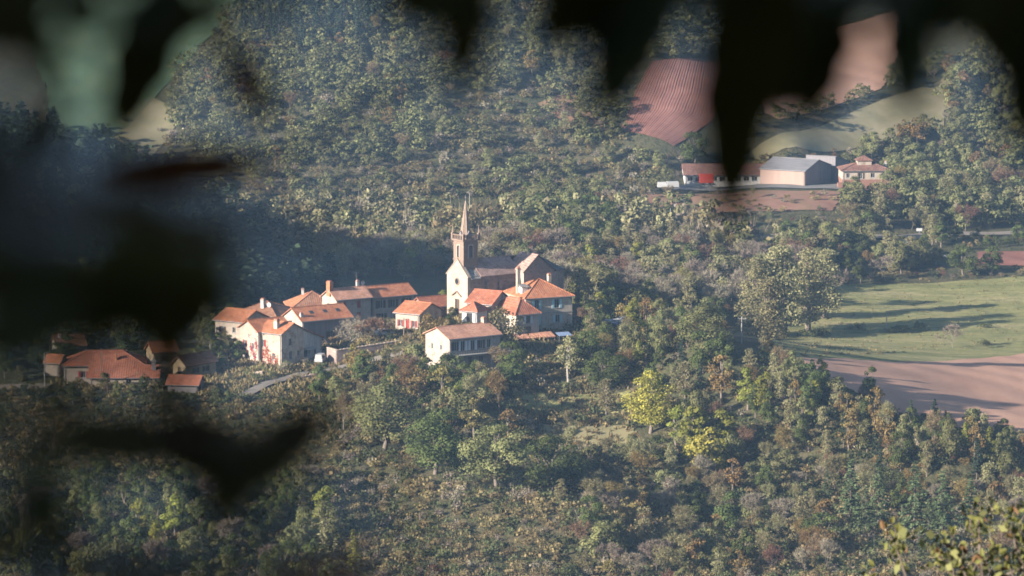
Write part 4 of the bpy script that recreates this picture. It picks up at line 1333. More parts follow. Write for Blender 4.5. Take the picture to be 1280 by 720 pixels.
def car(label, g, rz, paint, van=False):
    """car > body, cabin (> windscreen, side_window), wheel (> rim), headlight"""
    c = empty('parked_car', g, rz); tag(c, label, 'van' if van else 'car')
    L, W, hb = 4.1, 1.7, .85 if not van else 1.0
    b = MB()
    prof = [(-2.05, .3), (2.05, .3), (2.08, .62), (1.95, .82), (.95, .92), (-1.9, .95), (-2.08, .7)]
    n = len(prof)
    for s in (-1, 1):
        pts = [(x, s * W / 2, z) for x, z in prof]
        b.poly(pts if s < 0 else pts[::-1])
    for i in range(n):
        (x0, z0), (x1, z1) = prof[i], prof[(i + 1) % n]
        b.poly([(x0, -W / 2, z0), (x0, W / 2, z0), (x1, W / 2, z1), (x1, -W / 2, z1)])
    b.build('body', M[paint], c)
    top = 1.45 if not van else 1.85
    cp = [(-1.85, .93), (.95, .9), (.35, top - .04), (-1.3, top)] if not van else [(-2.0, .93), (1.2, .9), (.75, top - .04), (-2.0, top)]
    k = MB()
    for s in (-1, 1):
        pts = [(x, s * (W / 2 - (.08 if z < 1 else .2)), z) for x, z in cp]
        k.poly(pts if s < 0 else pts[::-1])
    for i in range(4):
        (x0, z0), (x1, z1) = cp[i], cp[(i + 1) % 4]
        w0, w1 = W / 2 - (.08 if z0 < 1 else .2), W / 2 - (.08 if z1 < 1 else .2)
        k.poly([(x0, -w0, z0), (x0, w0, z0), (x1, w1, z1), (x1, -w1, z1)])
    cb = k.build('cabin', M[paint], c)
    (xa, za), (xb, zb) = cp[1], cp[2]
    q = lambda t: (xa + (xb - xa) * t + .02, za + (zb - za) * t + .015)
    MB().poly([(q(.12)[0], -.66, q(.12)[1]), (q(.12)[0], .66, q(.12)[1]), (q(.9)[0], .58, q(.9)[1]), (q(.9)[0], -.58, q(.9)[1])]).build('windscreen', M['glass'], cb)
    for s in (-1, 1):
        y = lambda z: s * (W / 2 - .08 - .12 * (z - .93) / (top - .93) + .012)
        MB().poly([(-1.5, y(1.0), 1.0), (.65, y(1.0), 1.0), (.3, y(top - .12), top - .12), (-1.25, y(top - .12), top - .12)][::s]).build('side_window', M['glass'], cb)
        MB().box(2.0, 2.09, s * .6 - .15, s * .6 + .15, .6, .74).build('headlight', M['glass'], c)
        for x in (-1.25, 1.3):
            w = MB().tube([(x, s * (W / 2 - .2), .31), (x, s * (W / 2 + .01), .31)], .31, 12).build('wheel', M['black'], c)
            MB().tube([(x, s * (W / 2 + .012), .31), (x, s * (W / 2 + .03), .31)], .18, 10).build('rim', M['zinc'], w)
    return c


def gpt(px, py, Y, dz=.05):
    p = at(px, py, Y)
    return Vector((p.x, p.y, max(hz(p.x, p.y), p.z) + dz))


car('white van parked beside the end of the yard wall', gpt(401, 453, 881.5, .1), R(78), 'car_white', True)
car('white car parked under the brown tree in the yard', gpt(481, 428, 893), R(20), 'car_white')
car('dark blue car parked beside the small yellow tree', gpt(765, 408, 893), R(15), 'car_blue')
car('silver car parked behind the small yellow tree', gpt(778, 404, 898), R(200), 'car_grey')
car('dark blue car nearest to the tall house in the shaded parking place', gpt(750, 406, 902), R(12), 'car_blue')
car('white car partly hidden by trees right of the parking place', gpt(822, 404, 893), R(185), 'car_white')

tr_ = empty('trailer', gpt(875, 232.5, 1196, .35), R(3)); tag(tr_, 'bright red covered trailer in front of the long farm shed', 'trailer')
MB().box(0, 3.8, 0, 2.2, .7, 3.0).box(-.1, 3.9, -.04, 2.24, .5, .695).build('box_body', M['red_paint'], tr_)
MB().tube([(-1.6, 1.1, .55), (0, 1.1, .6)], .07).build('drawbar', M['black'], tr_)
for x in (.9, 2.9):
    for y in (-.02, 2.0):
        w = MB().tube([(x, y, .35), (x, y + .22, .35)], .4, 12).build('wheel', M['black'], tr_)
for i, (px, w, h) in enumerate(((822, 2.6, 1.4), (834, 3.4, 1.5))):
    t = empty('stock_trailer', gpt(px, 237, 1190, .2), R(4 + 8 * i))
    tag(t, ('small white trailer left of its neighbour at the edge of the farm yard', 'longer white trailer nearer to the long farm shed')[i], 'trailer')
    MB().box(0, w, 0, 1.6, .45, .45 + h * .75).box(.1, w - .1, .1, 1.5, .45 + h * .75 + .002, .45 + h).build('box_body', M['white_paint'], t)
    for y in (-.02, 1.5):
        MB().tube([(w / 2, y, .3), (w / 2, y + .15, .3)], .3, 10).build('wheel', M['black'], t)
for i, px in enumerate((788, 797, 806, 812)):
    tag(MB().box(-.12, .12, -.12, .12, -.5, 1.15).box(-.16, .16, -.16, .16, 1.152, 1.22).build('marker_post', M['white_paint'], None, ground(px, 239 + i * .3)),
        'short white post on the edge of the bank left of the farm', 'post', 'white posts along the farm bank')
sgn = empty('road_sign', ground(1149, 293)); tag(sgn, 'small white board standing by the far right road', 'sign')
MB().tube([(0, 0, -.3), (0, 0, 1.6)], .05).build('post', M['zinc'], sgn)
MB().box(-.8, .8, -.09, -.055, .9, 1.7).build('board', M['white_paint'], sgn)

# ------------------------------------------------------------------ vegetation prototypes
LM = {
    'oak': leaf_mat('olive oak leaves', [(0.074, 0.081, 0.036), (0.117, 0.119, 0.051), (0.164, 0.154, 0.070)]),
    'green': leaf_mat('deep green leaves', [(.036, .050, .018), (.060, .074, .025), (.092, .102, .036)]),
    'yellow': leaf_mat('yellow autumn leaves', [(0.180, 0.168, 0.038), (0.252, 0.222, 0.048), (0.324, 0.270, 0.066)], .35),
    'lime': leaf_mat('yellow green leaves', [(.115, .135, .028), (.165, .17, .036), (.21, .20, .045)], .4),
    'ochre': leaf_mat('ochre brown leaves', [(0.123, 0.095, 0.040), (0.171, 0.119, 0.048), (0.190, 0.152, 0.067)]),
    'rust': leaf_mat('rusty brown leaves', [(.12, .078, .05), (.16, .10, .062), (.18, .13, .085)]),
    'pale': leaf_mat('thin grey olive leaves', [(0.130, 0.130, 0.065), (0.189, 0.171, 0.088), (0.236, 0.206, 0.118)]),
    'pine': leaf_mat('dark needles', [(.018, .030, .020), (.030, .044, .027), (.044, .060, .034)], .15),
    'fir': leaf_mat('green needles', [(0.054, 0.078, 0.041), (0.078, 0.105, 0.049), (0.101, 0.128, 0.061)], .15),
    'twig': leaf_mat('bare grey twigs', [(.12, .10, .078), (.165, .138, .105), (.20, .165, .125)], .0),
    'scrub': leaf_mat('brown olive scrub', [(0.116, 0.102, 0.047), (0.165, 0.132, 0.066), (0.231, 0.163, 0.093)]),
    'maquis': leaf_mat('grey green scrub', [(0.052, 0.063, 0.030), (0.081, 0.090, 0.041), (0.115, 0.115, 0.057)]),
    'creeper': leaf_mat('red creeper leaves', [(.20, .03, .03), (.32, .06, .05), (.24, .12, .06)]),
}


def unit(v):
    return v / np.maximum(np.linalg.norm(v, axis=1), 1e-9)[:, None]


def leaf_quads(c, nrm, size, rng, asp=1.0):
    """one irregular four sided leaf clump per centre"""
    n = len(c)
    a = unit(np.cross(nrm, unit(rng.normal(size=(n, 3)))))
    b = np.cross(nrm, a)
    s = size * rng.uniform(.6, 1.3, (n, 1))
    V = np.stack([c + a * s * .5 * asp, c + b * s * .5 * rng.uniform(.6, 1.1, (n, 1)), c - a * s * .5 * asp * rng.uniform(.7, 1.1, (n, 1)), c - b * s * .5], 1).reshape(-1, 3)
    F = np.arange(n * 4).reshape(n, 4)
    return V, F


def blobs_cloud(blobs, n, size, rng, out=.72, fill=.2):
    """leaves scattered over the shells of many overlapping clumps"""
    blobs = np.array(blobs, float)
    w = (blobs[:, 3] * blobs[:, 4])
    k = rng.choice(len(blobs), n, p=w / w.sum())
    d = unit(rng.normal(size=(n, 3)))
    d[:, 2] = np.where(d[:, 2] < -.3, -d[:, 2] * .6, d[:, 2])
    rr = np.where(rng.random(n) < fill, rng.uniform(.3, .9, n), rng.uniform(.82, 1.12, n))
    c = blobs[k, :3] + d * np.stack([blobs[k, 3], blobs[k, 3], blobs[k, 4]], 1) * rr[:, None]
    nrm = unit(d * out + unit(rng.normal(size=(n, 3))) * (1 - out) + np.array([0, 0, .12]))
    V, F = leaf_quads(c, nrm, size, rng)
    cl = rng.random(len(blobs))
    t = np.clip(.55 * cl[k] + .45 * rng.random(n), 0, 1)
    return V, F, np.repeat(t, 4)


def crown_blobs(rng, h, w, base, n, shape='round'):
    """clump centres for a crown between heights base and h, widest w"""
    out = []
    for i in range(n):
        f = rng.uniform(0, 1)
        z = base + (h - base) * (.08 + .84 * f)
        if shape == 'round':
            prof = math.sqrt(max(.05, 1 - (2 * f - .9) ** 2 * .95))
        elif shape == 'column':
            prof = .75 * (1 - .55 * f ** 2)
        else:
            prof = (1 - f * .9)
        a = rng.uniform(0, 2 * math.pi)
        r = w / 2 * prof * math.sqrt(rng.uniform(.05, 1)) * .8
        s = w * rng.uniform(.13, .24) * (.75 + .4 * (1 - f))
        out.append((r * math.cos(a), r * math.sin(a), z, s, s * rng.uniform(.7, .95)))
    return out


def tubes_np(segs, sides=5):
    """segs: list of (p, q, r0, r1) -> verts, quads"""
    V, F = [], []
    for p, q, r0, r1 in segs:
        p, q = np.array(p, float), np.array(q, float)
        d = q - p
        d /= max(np.linalg.norm(d), 1e-9)
        a = np.cross(d, (0, 0, 1) if abs(d[2]) < .9 else (1, 0, 0)); a /= np.linalg.norm(a)
        b = np.cross(d, a)
        n = len(V)
        for c, r in ((p, r0), (q, r1)):
            for s in range(sides):
                t = 2 * math.pi * s / sides
                V.append(c + (a * math.cos(t) + b * math.sin(t)) * r)
        for s in range(sides):
            t = (s + 1) % sides
            F.append((n + s, n + t, n + sides + t, n + sides + s))
    return np.array(V), np.array(F)


def branching(rng, h, w, base, r0, depth=4, up=.5, kids=(3, 4)):
    """trunk and limbs of one tree as tapered segments; returns segs, tips"""
    segs, tips = [], []

    def grow(p, d, ln, r, lev):
        n = 3
        for i in range(n):
            d = d + rng.normal(size=3) * .13 + np.array([0, 0, .05])
            d /= np.linalg.norm(d)
            q = p + d * ln / n
            r1 = r * .82
            segs.append((p, q, r, r1))
            p, r = q, r1
        if lev == 0:
            tips.append((p, d))
            return
        for k in range(rng.integers(kids[0], kids[1] + 1)):
            a = rng.uniform(0, 2 * math.pi)
            s = np.array([math.cos(a), math.sin(a), rng.uniform(-.1, .5)])
            nd = d * up + s * (1 - up) * 1.1
            nd /= np.linalg.norm(nd)
            grow(p, nd, ln * rng.uniform(.62, .82), r * .68, lev - 1)
        tips.append((p, d))
    grow(np.array([0, 0, -.4]), np.array([0, 0, 1.0]), base + .4, r0, depth)
    V = np.array([s[1] for s in segs])
    sc = np.array([w / 2 / max(np.abs(V[:, 0]).max(), .1), w / 2 / max(np.abs(V[:, 1]).max(), .1), h / max(V[:, 2].max(), .1)])
    segs = [(np.array(p) * sc, np.array(q) * sc, a, b) for p, q, a, b in segs]
    tips = [(p * sc, d) for p, d in tips]
    return segs, tips


def strips(tips, n, ln, wd, rng, spread=.8):
    """thin twig blades around branch tips"""
    k = rng.integers(0, len(tips), n)
    p = np.array([tips[i][0] for i in k])
    d = np.array([tips[i][1] for i in k])
    dd = unit(d + rng.normal(size=(n, 3)) * spread)
    p = p + rng.normal(size=(n, 3)) * .18 * ln
    L = ln * rng.uniform(.5, 1.3, (n, 1))
    a = unit(np.cross(dd, rng.normal(size=(n, 3)))) * wd
    V = np.stack([p - a, p + a, p + dd * L + a * .3, p + dd * L - a * .3], 1).reshape(-1, 3)
    return V, np.arange(n * 4).reshape(n, 4), np.repeat(rng.random(n), 4)


def attr4(t, g=0.0):
    return np.stack([t, np.full(len(t), g), np.zeros(len(t)), np.ones(len(t))], 1)


class Proto:
    """arrays of one plant: wood and foliage"""

    def __init__(self, wood, leaf, lm, bark):
        self.wood, self.leaf, self.lm, self.bark = wood, leaf, lm, bark

    def part_meshes(self, name):
        if not hasattr(self, '_pm'):
            tm = np_mesh(name + '_trunk', *self.wood, M[self.bark], smooth=True) if self.wood is not None else None
            V, F_, t = self.leaf
            cm = np_mesh(name + '_crown', V, F_, LM[self.lm], attr4(t))
            self._pm = (tm, cm)
        return self._pm

    def whole_mesh(self, name):
        if not hasattr(self, '_wm'):
            V, F_, t = self.leaf
            if self.wood is None:
                self._wm = np_mesh(name, V, F_, LM[self.lm], attr4(t))
            else:
                wv, wf = self.wood
                self._wm = np_mesh(name, np.concatenate([V, wv]), np.concatenate([F_, wf + len(V)]), [LM[self.lm], M[self.bark]],
                                   attr4(np.concatenate([t, np.zeros(len(wv))])), np.concatenate([np.zeros(len(F_)), np.ones(len(wf))]))
        return self._wm


def broadleaf(seed, lm, h=10, w=8, base=2.0, n=1500, size=.5, nb=22, bark='bark', shape='round', out=.72, depth=2):
    rng = np.random.default_rng(seed)
    bl = crown_blobs(rng, h, w, base, nb, shape)
    leaf = blobs_cloud(bl, n, size, rng, out)
    segs = [((0, 0, -.6), (.06 * w * rng.normal() * .3, .06 * w * rng.normal() * .3, base), .035 * h, .027 * h)]
    top = np.array(segs[0][1])
    mid = np.array([top[0] * 1.5, top[1] * 1.5, (base + h) * .55])
    segs.append((top, mid, .027 * h, .014 * h))
    for b in bl[::2]:
        st = top + (mid - top) * rng.uniform(0, 1)
        segs.append((st, np.array(b[:3]) - np.array([0, 0, b[4] * .2]), .012 * h, .004 * h))
    return Proto(tubes_np(segs), leaf, lm, bark)


def bare(seed, lm='twig', h=8, w=7, base=1.6, n=700, bark='bark_pale', tw=.035, leaves=0, lsize=.35, depth=3, up=.5, thick=.018):
    rng = np.random.default_rng(seed)
    segs, tips = branching(rng, h * .93, w * .9, base, thick * h, depth, up)
    V, F_, t = strips(tips, n, h * .12, tw, rng)
    if leaves:
        k = rng.integers(0, len(tips), leaves)
        c = np.array([tips[i][0] for i in k]) + rng.normal(size=(leaves, 3)) * h * .05
        lv, lf = leaf_quads(c, unit(rng.normal(size=(leaves, 3))), lsize, rng)
        V, F_, t = np.concatenate([V, lv]), np.concatenate([F_, lf + len(V)]), np.concatenate([t, np.repeat(rng.random(leaves), 4)])
    return Proto(tubes_np(segs, 4), (V, F_, t), lm, bark)


def conifer(seed, lm='pine', h=12, w=5, n=1100, bark='bark', base=.12, size=.55, top=1.0):
    rng = np.random.default_rng(seed)
    lay = int(h * 1.5)
    C_, N_, segs = [], [], [((0, 0, -.6), (0, 0, h * .97), .02 * h, .004 * h)]
    for i in range(lay):
        f = (i + .5) / lay
        z = h * (base + (1 - base) * f)
        r = w / 2 * (1 - f) ** .8 * top + .15
        for k in range(max(4, int(8 * (1 - f * .5)))):
            a = rng.uniform(0, 2 * math.pi)
            rr = r * rng.uniform(.65, 1.1)
            tip = np.array([rr * math.cos(a), rr * math.sin(a), z - rr * .22])
            segs.append(((0, 0, z), tip, .006 * h * (1 - f), .001 * h)) if k % 2 == 0 else None
            m = max(2, int(n / lay / 8))
            s = np.sqrt(rng.uniform(.05, 1, m))[:, None]
            C_.append(np.array([0, 0, z]) * (1 - s) + tip * s + rng.normal(size=(m, 3)) * size * np.array([.35, .35, .15]))
            N_.append(np.array([math.cos(a) * .25, math.sin(a) * .25, 1]) + rng.normal(size=(m, 3)) * .45)
    c, nn = np.concatenate(C_), unit(np.concatenate(N_))
    V, F_ = leaf_quads(c, nn, size, rng, 1.3)
    return Proto(tubes_np(segs, 4), (V, F_, np.repeat(rng.random(len(c)), 4)), lm, bark)


def shrub(seed, lm='scrub', h=2.0, w=2.6, n=150, size=.38, nb=6, twigs=25):
    rng = np.random.default_rng(seed)
    bl = [(rng.normal() * w * .2, rng.normal() * w * .2, h * rng.uniform(.25, .62), w * rng.uniform(.2, .34), h * rng.uniform(.22, .36)) for _ in range(nb)]
    V, F_, t = blobs_cloud(bl, n, size, rng, .4, .2)
    tips = [(np.array([b[0], b[1], h * .3]), np.array([0, 0, 1.0])) for b in bl]
    v2, f2, t2 = strips(tips, twigs, h * .6, .025, rng, .45)
    return Proto(None, (np.concatenate([V, v2]), np.concatenate([F_, f2 + len(V)]), np.concatenate([t, t2])), lm, None)


PR = {}
for i in range(4):
    PR['oak%d' % i] = broadleaf(20 + i, 'oak', 8, 8.5 - .6 * i, 1.0, 2600, .40, 16 + 5 * i)
    PR['green%d' % i] = broadleaf(30 + i, 'green', 9, 7.5 - .5 * i, 1.1, 2400, .40, 24)
    PR['big%d' % i] = broadleaf(40 + i, ['green', 'oak', 'green', 'oak'][i], 12, 10, 1.4, 6500, .36, 38)
    PR['lime%d' % i] = broadleaf(50 + i, 'lime', 9, 5.5, 1.6, 1500, .42, 22, shape='column')
    PR['ochre%d' % i] = broadleaf(60 + i, 'ochre', 8, 5.5, 1.5, 900, .42, 20, out=.3)
    PR['pale%d' % i] = broadleaf(70 + i, 'pale', 12, 7, .9, 2600, .42, 40, 'bark', 'column', .4)
    PR['bare%d' % i] = bare(80 + i, 'twig', 8, 6.5, 1.4, 2400, 'bark', tw=.036, up=.55)
    PR['bareleaf%d' % i] = bare(90 + i, ['pale', 'ochre', 'pale', 'rust'][i], 9, 6, 1.5, 1300, 'bark', leaves=620, lsize=.32, up=.6)
    PR['pine%d' % i] = conifer(100 + i, 'pine', 12, 5.2 - .4 * i, 1500, base=.12 + .05 * i)
    PR['shrub%d' % i] = shrub(110 + i, 'scrub', 2.1, 2.7, 330, .26)
    PR['maquis%d' % i] = shrub(120 + i, 'maquis', 2.4, 3.1, 360, .27)
    PR['brush%d' % i] = bare(130 + i, ['twig', 'rust', 'twig', 'ochre'][i], 3.2, 3.6, .3, 800, 'bark', .026, 200, .26, 3, .4)
    PR['lowoak%d' % i] = broadleaf(140 + i, 'oak', 7, 6.6 + .7 * i, .5, 430, .64, 11 + 4 * i)
    PR['lowpale%d' % i] = broadleaf(150 + i, 'pale', 8, 5.5, .8, 330, .75, 14, 'bark_pale', 'column', .3)
    PR['lowpine%d' % i] = conifer(160 + i, 'pine', 11, 5.4, 150, size=1.3)
    PR['lowscrub%d' % i] = shrub(170 + i, ['scrub', 'maquis', 'scrub', 'maquis'][i], 2.1, 2.8, 66, .44, 6, 10)
    PR['lowhill%d' % i] = shrub(180 + i, ['scrub', 'twig', 'twig', 'scrub'][i], 3.0, 3.6, 110, .46, 6, 60)
for i in range(4):
    PR['fir%d' % i] = conifer(260 + i, 'fir', 13, 6.0, 5200, base=.03 + .02 * i, size=.42, top=1.15)
PR['yellow0'] = broadleaf(200, 'yellow', 13, 9, 1.2, 6000, .36, 40, out=.55)
for i in range(4):
    PR['poplar%d' % i] = broadleaf(250 + i, 'pale', 20, 9.5, 1.2, 8500, .42, 70, 'bark', 'column', .45)
PR['yellow1'] = broadleaf(201, 'yellow', 8, 6, 1.4, 1800, .38, 24)
PR['larch0'] = conifer(210, 'lime', 11, 4.6, 1500, base=.06, size=.5)
PR['larch1'] = conifer(211, 'pale', 10, 4.2, 900, base=.08, size=.45)
PR['yard0'] = bare(220, 'twig', 7.5, 15, 1.5, 1700, 'bark_pale', .03, 260, .28, 4, .36, .034)
PR['yard1'] = bare(221, 'rust', 6.5, 10, 1.3, 2400, 'bark', .03, 1100, .34, 3, .42)
PR['rose0'] = bare(230, 'rust', 9, 4, 1.5, 1600, 'bark_pale', .03, 200, .25, 3, .65)
PR['lone0'] = bare(231, 'twig', 5.6, 7, 1.2, 1500, 'bark_pale', .028, 0, .3, 3, .4)
PR['feather0'] = broadleaf(240, 'pale', 10, 9, 1.6, 1700, .42, 34, out=.2)
PR['white0'] = broadleaf(241, 'pale', 10.5, 6.2, 2.6, 1700, .4, 30, 'bark_pale', out=.3)
PR['wall_creeper'] = None


def plant(proto, name, label, P, h, cat, group=None, parts=True, rz=None, wf=1.0, href=None):
    """a tree as trunk and crown (or one mesh where it is too small to show them), h metres tall"""
    pr = PR[proto]
    href = href or pr.leaf[0][:, 2].max()
    s = h / href
    rz = random.uniform(0, 6.28) if rz is None else rz
    if parts:
        o = empty(name, P, rz)
        tm, cm = pr.part_meshes(proto)
        if tm is not None:
            link('trunk', tm, o)
        link('crown', cm, o)
    else:
        o = link(name, pr.whole_mesh(proto), None, P)
        o.rotation_euler = (0, 0, rz)
    o.scale = (s * wf, s * wf, s)
    return tag(o, label, cat, group)


def gp(px, py):
    return ground(px, py) - Vector((0, 0, .15))


# ------------------------------------------------------------------ trees one can point to
TAKEN = []


def single(proto, name, label, px, py, hpx, cat='tree', Y=None, wf=1.0, group=None):
    g = gp(px, py) if Y is None else at(px, py, Y)
    if Y is not None:
        g.z = min(g.z, hz(g.x, g.y)) if abs(g.z - hz(g.x, g.y)) < 3 else g.z
    h = hpx / (FPX / g.y)
    TAKEN.append((g.x, g.y, h * .3))
    return plant(proto, name, label, g, h, cat, group, True, None, wf)


SG = [
    ('yellow0', 'broadleaf_tree', 'tall bright yellow tree, the largest yellow one on the slope below the village', 813, 541, 84),
    ('yellow1', 'broadleaf_tree', 'small yellow tree beside the parked cars', 789, 430, 36),
    ('lime0', 'broadleaf_tree', 'yellow green tree behind the row of parked cars', 750, 398, 36),
    ('lime1', 'broadleaf_tree', 'bright yellow green tree at the lower right of the tall yellow tree', 866, 588, 84),
    ('yellow1', 'broadleaf_tree', 'pale yellow slim tree in front of the bright yellow green tree', 884, 606, 76),
    ('lime2', 'broadleaf_tree', 'small yellow tree standing alone on the dark ridge near the red field', 1020, 508, 36),
    ('white0', 'broadleaf_tree', 'slim olive tree with a white trunk below the retaining wall', 711, 478, 62),
    ('big0', 'broadleaf_tree', 'bright green tree beside the white trunked tree', 737, 470, 62),
    ('big2', 'broadleaf_tree', 'round green tree lower right of the white trunked tree', 757, 488, 54),
    ('pale1', 'broadleaf_tree', 'pale feathery tree at the edge of the grass terrace', 757, 518, 48),
    ('feather0', 'broadleaf_tree', 'feathery olive tree in front of the grey house with the hipped red roof', 628, 446, 66),
    ('big1', 'broadleaf_tree', 'big olive green oak, widest of the three below the long cream house', 480, 562, 88),
    ('big2', 'broadleaf_tree', 'dark green oak in the middle of the three below the long cream house', 544, 592, 88),
    ('big3', 'broadleaf_tree', 'large green oak on the slope below the retaining wall', 622, 610, 88),
    ('big0', 'broadleaf_tree', 'dark green oak with forked pale trunks at the foot of the grass terrace', 690, 622, 84),
    ('green1', 'broadleaf_tree', 'small round green tree beside the lane below the white van', 400, 500, 46),
    ('green0', 'broadleaf_tree', 'green tree hiding the foot of the long cream house', 560, 498, 60),
    ('ochre2', 'broadleaf_tree', 'thin ochre tree left of the long cream house', 537, 432, 42),
    ('ochre1', 'broadleaf_tree', 'round brown bush like tree beside the church door', 533, 415, 26),
    ('yard0', 'bare_tree', 'wide bare grey tree inside the stone walled yard', 434, 441, 50),
    ('yard1', 'bare_tree', 'rusty brown half bare tree right of the wide bare yard tree', 470, 432, 38),
    ('rose0', 'bare_tree', 'slim bare pinkish tree left of the big olive oak', 430, 541, 58),
    ('lone0', 'bare_tree', 'lone bare tree at the edge of the red valley field', 1191, 435, 34),
    ('lone0', 'bare_tree', 'small bare tree with a pale trunk above the pasture', 1108, 351, 36),
    ('green2', 'broadleaf_tree', 'round green tree standing at the top left corner of the pasture', 1076, 354, 34),
    ('lime3', 'broadleaf_tree', 'yellow green tree behind the bright yellow green one', 905, 572, 66),
    ('lime0', 'broadleaf_tree', 'yellow green tree right of the foot of the tall yellow tree', 846, 556, 52),
    ('lime2', 'broadleaf_tree', 'slim golden green tree on the ridge beside the dark thicket', 935, 512, 56),
    ('ochre0', 'broadleaf_tree', 'slim ochre tree on the ridge left of the dark thicket', 902, 506, 66),
    ('larch0', 'conifer_tree', 'bright yellow green conifer at the bottom of the photograph', 442, 722, 64),
    ('larch1', 'conifer_tree', 'thin pale conifer left of the bright yellow green conifer', 404, 706, 58),
    ('larch1', 'conifer_tree', 'pale small conifer between the two yellow green conifers', 420, 716, 46),
    ('fir0', 'conifer_tree', 'dark conifer with a pointed top behind the ochre thicket', 1034, 628, 44),
    ('fir1', 'conifer_tree', 'tall green conifer, leftmost of the row at the lower right', 1063, 650, 80),
    ('fir2', 'conifer_tree', 'green conifer second from the left in the lower right row', 1098, 662, 82),
    ('fir0', 'conifer_tree', 'green conifer with a bare lower trunk in the middle of the row', 1143, 664, 92),
    ('fir1', 'conifer_tree', 'broad dark conifer right of the middle of the row', 1178, 668, 84),
    ('fir3', 'conifer_tree', 'small dark conifer at the right end of the row', 1213, 660, 66),
    ('fir3', 'conifer_tree', 'narrow conifer squeezed between the two left conifers of the row', 1082, 668, 64),
    ('fir2', 'conifer_tree', 'dark conifer behind the leafy twigs at the lower right', 1160, 690, 70),
    ('bareleaf2', 'broadleaf_tree', 'pale thin tree on the grass terrace below the retaining wall', 714, 540, 32),
    ('bareleaf1', 'broadleaf_tree', 'thin ochre tree below the long cream house terrace', 625, 515, 56),
    ('bareleaf0', 'broadleaf_tree', 'thin pale tree between the long cream house and the green oaks', 598, 520, 58),
    ('poplar0', 'poplar_tree', 'tall grey olive poplar, leftmost of the clump beside the pasture', 946, 418, 100),
    ('poplar1', 'poplar_tree', 'tall greyish poplar in the middle of the clump beside the pasture', 978, 420, 118),
    ('poplar2', 'poplar_tree', 'wide grey brown poplar at the pasture side of the clump', 1010, 414, 108),
    ('poplar3', 'poplar_tree', 'poplar at the back of the clump beside the pasture', 1030, 398, 92),
    ('poplar0', 'poplar_tree', 'slim poplar in front of the poplar clump, half in shade', 962, 432, 90),
    ('bare0', 'bare_tree', 'slim pale bare tree standing just right of the poplar clump', 1043, 386, 56),
    ('bare1', 'bare_tree', 'wide pale bare tree behind the red roofed row at the valley edge', 428, 334, 56),
    ('green3', 'broadleaf_tree', 'dark green tree behind the end of the red roofed row', 488, 344, 40),
    ('lime3', 'broadleaf_tree', 'small ochre yellow tree left of the church front', 552, 386, 26),
    ('pale2', 'broadleaf_tree', 'slim green tree right of the church tower beside the little hut', 606, 324, 34),
    ('big1', 'broadleaf_tree', 'dark olive tree on the ridge above the poplar clump', 880, 446, 70),
    ('pale3', 'broadleaf_tree', 'olive tree on the ridge left of the concrete pole', 862, 422, 58),
    ('pine0', 'broadleaf_tree', 'dark tree at the lower corner of the curved red field', 868, 206, 44),
    ('yellow1', 'broadleaf_tree', 'small golden tree at the right edge above the farm villa', 1167, 232, 28),
    ('yellow1', 'broadleaf_tree', 'golden tree half hidden on the bank left of the tiny red hut', 783, 272, 30),
]
for s_ in SG:
    pr_, nm_, lb_, px_, py_, h_ = s_
    if pr_ == 'pine0' and nm_ == 'broadleaf_tree':
        pr_ = 'green0'
    single(pr_, nm_, lb_, px_, py_, h_, wf=1.3 if pr_[:3] in ('big', 'pop') else 1.15 if pr_[:3] in ('yel', 'lim') else 1.0)
for i, (px_, py_, h_, lb_) in enumerate([(1128, 416, 16, 'low dark hedge bush right of the pasture post'), (1150, 414, 14, 'low dark hedge bush, second right of the pasture post'), (1112, 417, 10, 'small bush touching the pasture post'),
                                          (1015, 422, 16, 'small pale bush in the pasture shadow'), (1031, 421, 14, 'small pale bush beside its twin in the pasture shadow'), (1072, 416, 14, 'grey bush between the pasture post and the pale bushes'),
                                          (1232, 432, 10, 'low bush at the edge between pasture and red field'), (1232, 410, 9, 'tiny bush alone on the right of the pasture'), (1205, 345, 40, 'large dark bush at the upper edge of the pasture'),
                                          (1240, 342, 36, 'dark bush nearest to the small red field')]):
    single('maquis%d' % (i % 4) if i < 8 else 'green%d' % (i % 4), 'bush', lb_, px_, py_, h_, 'bush', wf=1.5 if i < 8 else 1.25)

# creeper on the ivy house: leaves clinging to the wall, a part of no house, growing by itself
def creeper(key, side, spots, label, n=500):
    o, ax, ay = house_frame(HOUSES[key])
    rng = np.random.default_rng(5)
    hd = HOUSES[key]
    if side == 'F':
        so, su, nn = o, ax, -ay
    else:
        so, su, nn = o + ay * hd['W'], -ay, -ax
    c = []
    for u, z, r in spots:
        k = int(n * r / sum(s[2] for s in spots))
        c.append(np.stack([u + rng.normal(size=k) * r * .35, z + rng.normal(size=k) * r * .6, rng.uniform(.03, .16, k)], 1))
    c = np.concatenate(c)
    c[:, 1] = np.abs(c[:, 1])
    Wd = np.array(so)[None] + np.outer(c[:, 0], np.array(su)) + np.outer(c[:, 2], np.array(nn)) + np.outer(c[:, 1], (0, 0, 1))
    V, F_ = leaf_quads(Wd, unit(np.array(nn)[None] + rng.normal(size=(len(c), 3)) * .4), .26, rng)
    t = np.repeat(rng.random(len(c)), 4)
    tag(link('wall_creeper', np_mesh('wall_creeper', V, F_, LM['creeper'], attr4(t))), label, 'creeper')


creeper('ivy_right', 'F', [(1.0, 1.4, 1.4), (2.0, 2.6, 1.2), (3.0, 1.0, 1.2), (4.6, .8, 1.0), (.4, 3.4, .9)], 'red creeper climbing the wide lit wall of the ivy house')
creeper('ivy_left', 'L', [(6.4, 1.2, 1.3), (5.0, 2.4, 1.0), (7.2, 3.4, 1.0), (3.0, 1.2, 1.0)], 'red creeper climbing the small lit gable', 320)


